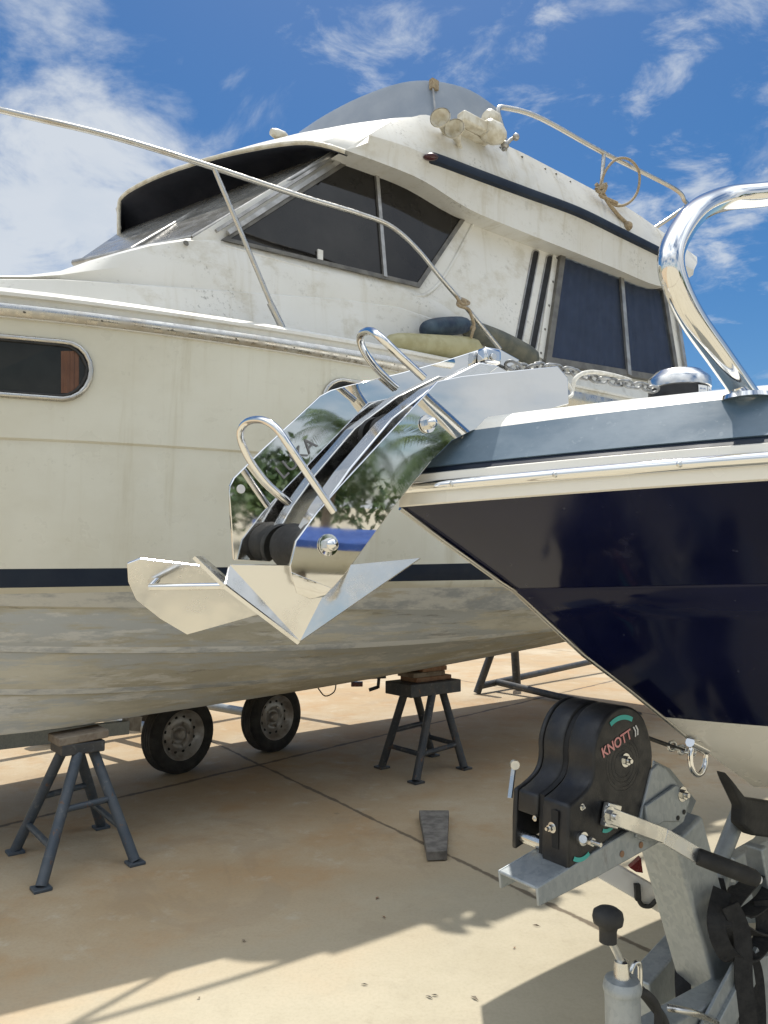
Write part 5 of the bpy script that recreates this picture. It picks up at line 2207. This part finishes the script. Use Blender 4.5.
def ribbon(pts, wid, th=0.0018):
    pts = catmull([Vector(p) for p in pts], 6)
    m = Mesh()
    prof = []
    for i, p in enumerate(pts):
        t = (pts[min(i + 1, len(pts) - 1)] - pts[max(i - 1, 0)]).normalized()
        view = (p - Vector((0, 0, H))).normalized()
        sd = (AX * 0.8 + MM * 0.6)
        sd = (sd - t * sd.dot(t)).normalized()
        nn = t.cross(sd)
        prof.append([p - sd*wid/2 - nn*th, p + sd*wid/2 - nn*th, p + sd*wid/2 + nn*th, p - sd*wid/2 + nn*th])
    m.grid(prof, close_u=True, smooth=False)
    return m


strap = tag(empty('ratchet_strap', UN(740, 920, 0.06)), 'bundled black webbing strap hanging over the trailer beside the winch post', 'strap')
for k_, pts in enumerate([
        [(768, 862, .02), (752, 880, .06), (732, 902, .08), (722, 925, .09), (735, 945, .09), (752, 965, .10), (757, 1010, .10), (756, 1050, .10)],
        [(715, 878, .0), (722, 900, .05), (740, 915, .08), (764, 900, .08), (775, 880, .06)],
        [(718, 905, .07), (735, 925, .095), (758, 935, .09), (775, 925, .07)],
        [(722, 890, .07), (716, 925, .085), (728, 955, .095), (748, 958, .10), (764, 935, .09), (762, 900, .09)],
        [(730, 905, .10), (742, 935, .11), (744, 985, .11), (752, 1050, .11)]]):
    ribbon([UN(*p) for p in pts], 0.032).build('webbing', 'webbing', strap)
sp2 = ribbon([UN(684, 955, -0.06), UN(683, 990, -0.02), UN(690, 1060, 0.0)], 0.03)
tag(sp2.build('tie_strap', 'webbing'), 'flat black strap hanging straight down left of the winch post foot', 'strap')

# jockey wheel with handle in the foreground
JW = 0.16
jt = UN(622, 978, JW)
jr = 0.0255
jk = tag(empty('jockey_wheel', (jt.x, jt.y, 0)), 'galvanised jockey wheel tube with black knobbed crank in the foreground', 'jockey wheel')
m = Mesh()
m.lathe(Vector((jt.x, jt.y, 0.25)), (0, 0, 1), [(0, jr), (jt.z - 0.25 - 0.016, jr)], 28)
m.build('tube', 'galvanised', jk)
m = Mesh()
m.lathe(jt - Vector((0, 0, 0.018)), (0, 0, 1), [(0, jr * 1.06), (0.004, jr * 1.1), (0.010, jr * 1.06), (0.017, jr * 0.95), (0.019, jr * 0.6), (0.02, 0.004)], 28)
m.build('cap', 'galvanised', jk)
rod0 = jt + Vector((0, 0, 0.0))
rod1 = UN(608, 935, JW)
m = Mesh()
m.lathe(rod0, (0, 0, 1), [(0, 0.0125), (0.008, 0.0115), (0.024, 0.0105), (0.026, 0.006)], 16)
m.tube([rod0 + Vector((0, 0, 0.022)), rod1], 0.0055, 12)
m.build('rod', 'zinc_bolt', jk)
m = Mesh()
kb = UN(608, 942, JW)
ax_ = (UN(608, 905, JW) - kb).normalized()
m.lathe(kb, ax_, [(0, 0.0125), (0.016, 0.0125), (0.022, 0.0145), (0.026, 0.021), (0.034, 0.0225), (0.042, 0.021), (0.047, 0.014), (0.049, 0.004)], 24)
m.build('knob', 'black_rubber', jk)
m = Mesh()
m.tube([Vector((jt.x, jt.y, 0.25)), Vector((jt.x, jt.y, 0.16))], 0.018, 12)
m.build('inner_tube', 'zinc_bolt', jk)
m = Mesh()
m.lathe(Vector((jt.x, jt.y, 0.1)) - MM * 0.03, MM, [(0, 0.06), (0.0, 0.09), (0.01, 0.1), (0.05, 0.1), (0.06, 0.09), (0.06, 0.05)], 28)
m.build('wheel', 'black_rubber', jk)
m = Mesh()
m.tube([UN(632, 985, 0.13), UN(631, 972, 0.13), UN(635, 963, 0.13), UN(640, 966, 0.13), UN(640, 990, 0.13)], 0.004, 10, smooth_path=5)
m.build('pin_loop', 'zinc_bolt', jk)
cb = Mesh()
cb.tube([UN(629, 985, .11), UN(640, 990, .11), UN(652, 1004, .11), UN(664, 1022, .11), UN(670, 1050, .11)], 0.008, 10, smooth_path=5)
cb.tube([UN(630, 992, .115), UN(646, 994, .115), UN(658, 1012, .115), UN(656, 1050, .115)], 0.007, 10, smooth_path=5)
tag(cb.build('electric_cable', 'black_rubber'), 'thick black cable draped over the drawbar beside the jockey wheel', 'cable')

# ================================================================== things behind the camera, seen in the mirror plates


def palm(x, y, h, seed, label):
    rnd = random.Random(seed)
    t = tag(empty('palm_tree', (x, y, 0)), label, 'palm tree', 'palms behind the photographer')
    m = Mesh()
    lean = Vector((rnd.uniform(-.6, .6), rnd.uniform(-.6, .6), 0))
    path = [Vector((x, y, 0)) + lean * (k / 8) ** 2 + Vector((0, 0, h * k / 8)) for k in range(9)]
    m.tube(path, lambda u_: 0.17 - 0.06 * u_ + 0.012 * math.sin(u_ * 90), 12)
    m.build('trunk', 'bark', t)
    top_ = path[-1]
    m = Mesh()
    for k in range(34):
        az = 2 * math.pi * k / 34 + rnd.uniform(-.2, .2)
        el = rnd.uniform(-0.5, 1.2)
        L_ = rnd.uniform(1.6, 2.4)
        hd = Vector((math.cos(az), math.sin(az), 0))
        pts = []
        p = top_.copy()
        e = el
        for s_ in range(13):
            pts.append(p.copy())
            p = p + (hd * math.cos(e) + Vector((0, 0, math.sin(e)))) * L_ / 12
            e -= 0.13
        sd = Vector((-hd.y, hd.x, 0))
        for s_ in range(1, 13):
            a = pts[s_]
            d = (pts[s_] - pts[s_ - 1]).normalized()
            ll = 0.5 * math.sin(math.pi * min(1, s_ / 12.5)) + 0.12
            for sg in (-1, 1):
                for h2 in (0, 0.5):
                    q = a - d * (L_ / 12) * h2
                    tipv = q + sd * sg * ll + d * ll * 0.5 - Vector((0, 0, 0.35 * ll + rnd.uniform(0, .1)))
                    m.add([q - d * 0.025, q + d * 0.025, tipv], [(0, 1, 2)])
    m.build('crown', 'palm_green', t, merge=False)


def bushy(x, y, h, r, seed, label):
    rnd = random.Random(seed)
    t = tag(empty('broadleaf_tree', (x, y, 0)), label, 'tree', 'trees behind the photographer')
    m = Mesh()
    m.tube([Vector((x, y, 0)), Vector((x + .1, y, h * .4)), Vector((x, y + .1, h * .7))], lambda u_: 0.22 - 0.12 * u_, 10)
    m.build('trunk', 'bark', t)
    m = Mesh()
    cl = [Vector((x + rnd.gauss(0, r * .45), y + rnd.gauss(0, r * .45), h * .62 + rnd.gauss(0, h * .16))) for _ in range(26)]
    for k in range(3600):
        c = rnd.choice(cl)
        p = c + Vector((rnd.gauss(0, .6), rnd.gauss(0, .6), rnd.gauss(0, .42)))
        a = Vector((rnd.uniform(-1, 1), rnd.uniform(-1, 1), rnd.uniform(-1, 1))).normalized() * 0.2
        b = Vector((rnd.uniform(-1, 1), rnd.uniform(-1, 1), rnd.uniform(-1, 1)))
        b = (b - a * b.dot(a) / a.length_squared).normalized() * 0.09
        m.add([p - a, p - b, p + a, p + b], [(0, 1, 2, 3)])
    m.build('crown', 'leaf_green', t, merge=False)


palm(17.7, -8.1, 3.3, 1, 'short palm right of the camera, mirrored in the anchor plate')
palm(18.8, -12.7, 3.9, 2, 'taller palm right of the camera among the broadleaf trees')
bushy(24.8, -8.3, 3.0, 3.2, 4, 'dense green tree beyond the palms at the right of the yard')
bushy(21.1, -16.2, 3.4, 3.4, 5, 'wide green tree behind the taller palm at the yard edge')
bushy(16.0, -20.8, 3.2, 3.2, 6, 'round green tree far back at the right behind the camera')

cb = tag(empty('covered_dinghy', (10.5, -6.0, 0), R(48)), 'small dinghy under a bright blue tarpaulin right of the camera', 'dinghy')
wmx = world_of(cb)
m = Mesh()
rows = []
for i in range(13):
    t = -1 + 2 * i / 12
    wv = 0.75 * (1 - max(0, t) ** 2.2) + 0.02
    zt = 1.02 + 0.1 * t * t
    rows.append([wmx @ Vector((t * 1.7, a * wv, z)) for a, z in ((-1.02, zt - .12), (-1, zt), (-.5, zt + .14), (0, zt + .22), (.5, zt + .14), (1, zt), (1.02, zt - .12))])
m.grid(rows)
m.build('tarpaulin', 'cover_blue', cb)
m = Mesh()
rows = []
for i in range(13):
    t = -1 + 2 * i / 12
    wv = 0.74 * (1 - max(0, t) ** 2.2) + 0.02
    zt = 1.02 + 0.1 * t * t
    rows.append([wmx @ Vector((t * 1.68, a * wv, z)) for a, z in ((-1, zt - .05), (-.85, .7), (-.4, .5), (0, .42), (.4, .5), (.85, .7), (1, zt - .05))])
m.grid(rows)
m.build('hull', 'topside_gelcoat', cb)
for sx in (-0.9, 0.9):
    m = Mesh()
    p = wmx @ Vector((sx, 0, 0.23))
    m.box(p, wmx.to_3x3() @ Vector((.06, 0, 0)), wmx.to_3x3() @ Vector((0, .5, 0)), (0, 0, .23))
    m.build('chock', 'weathered_wood', cb)
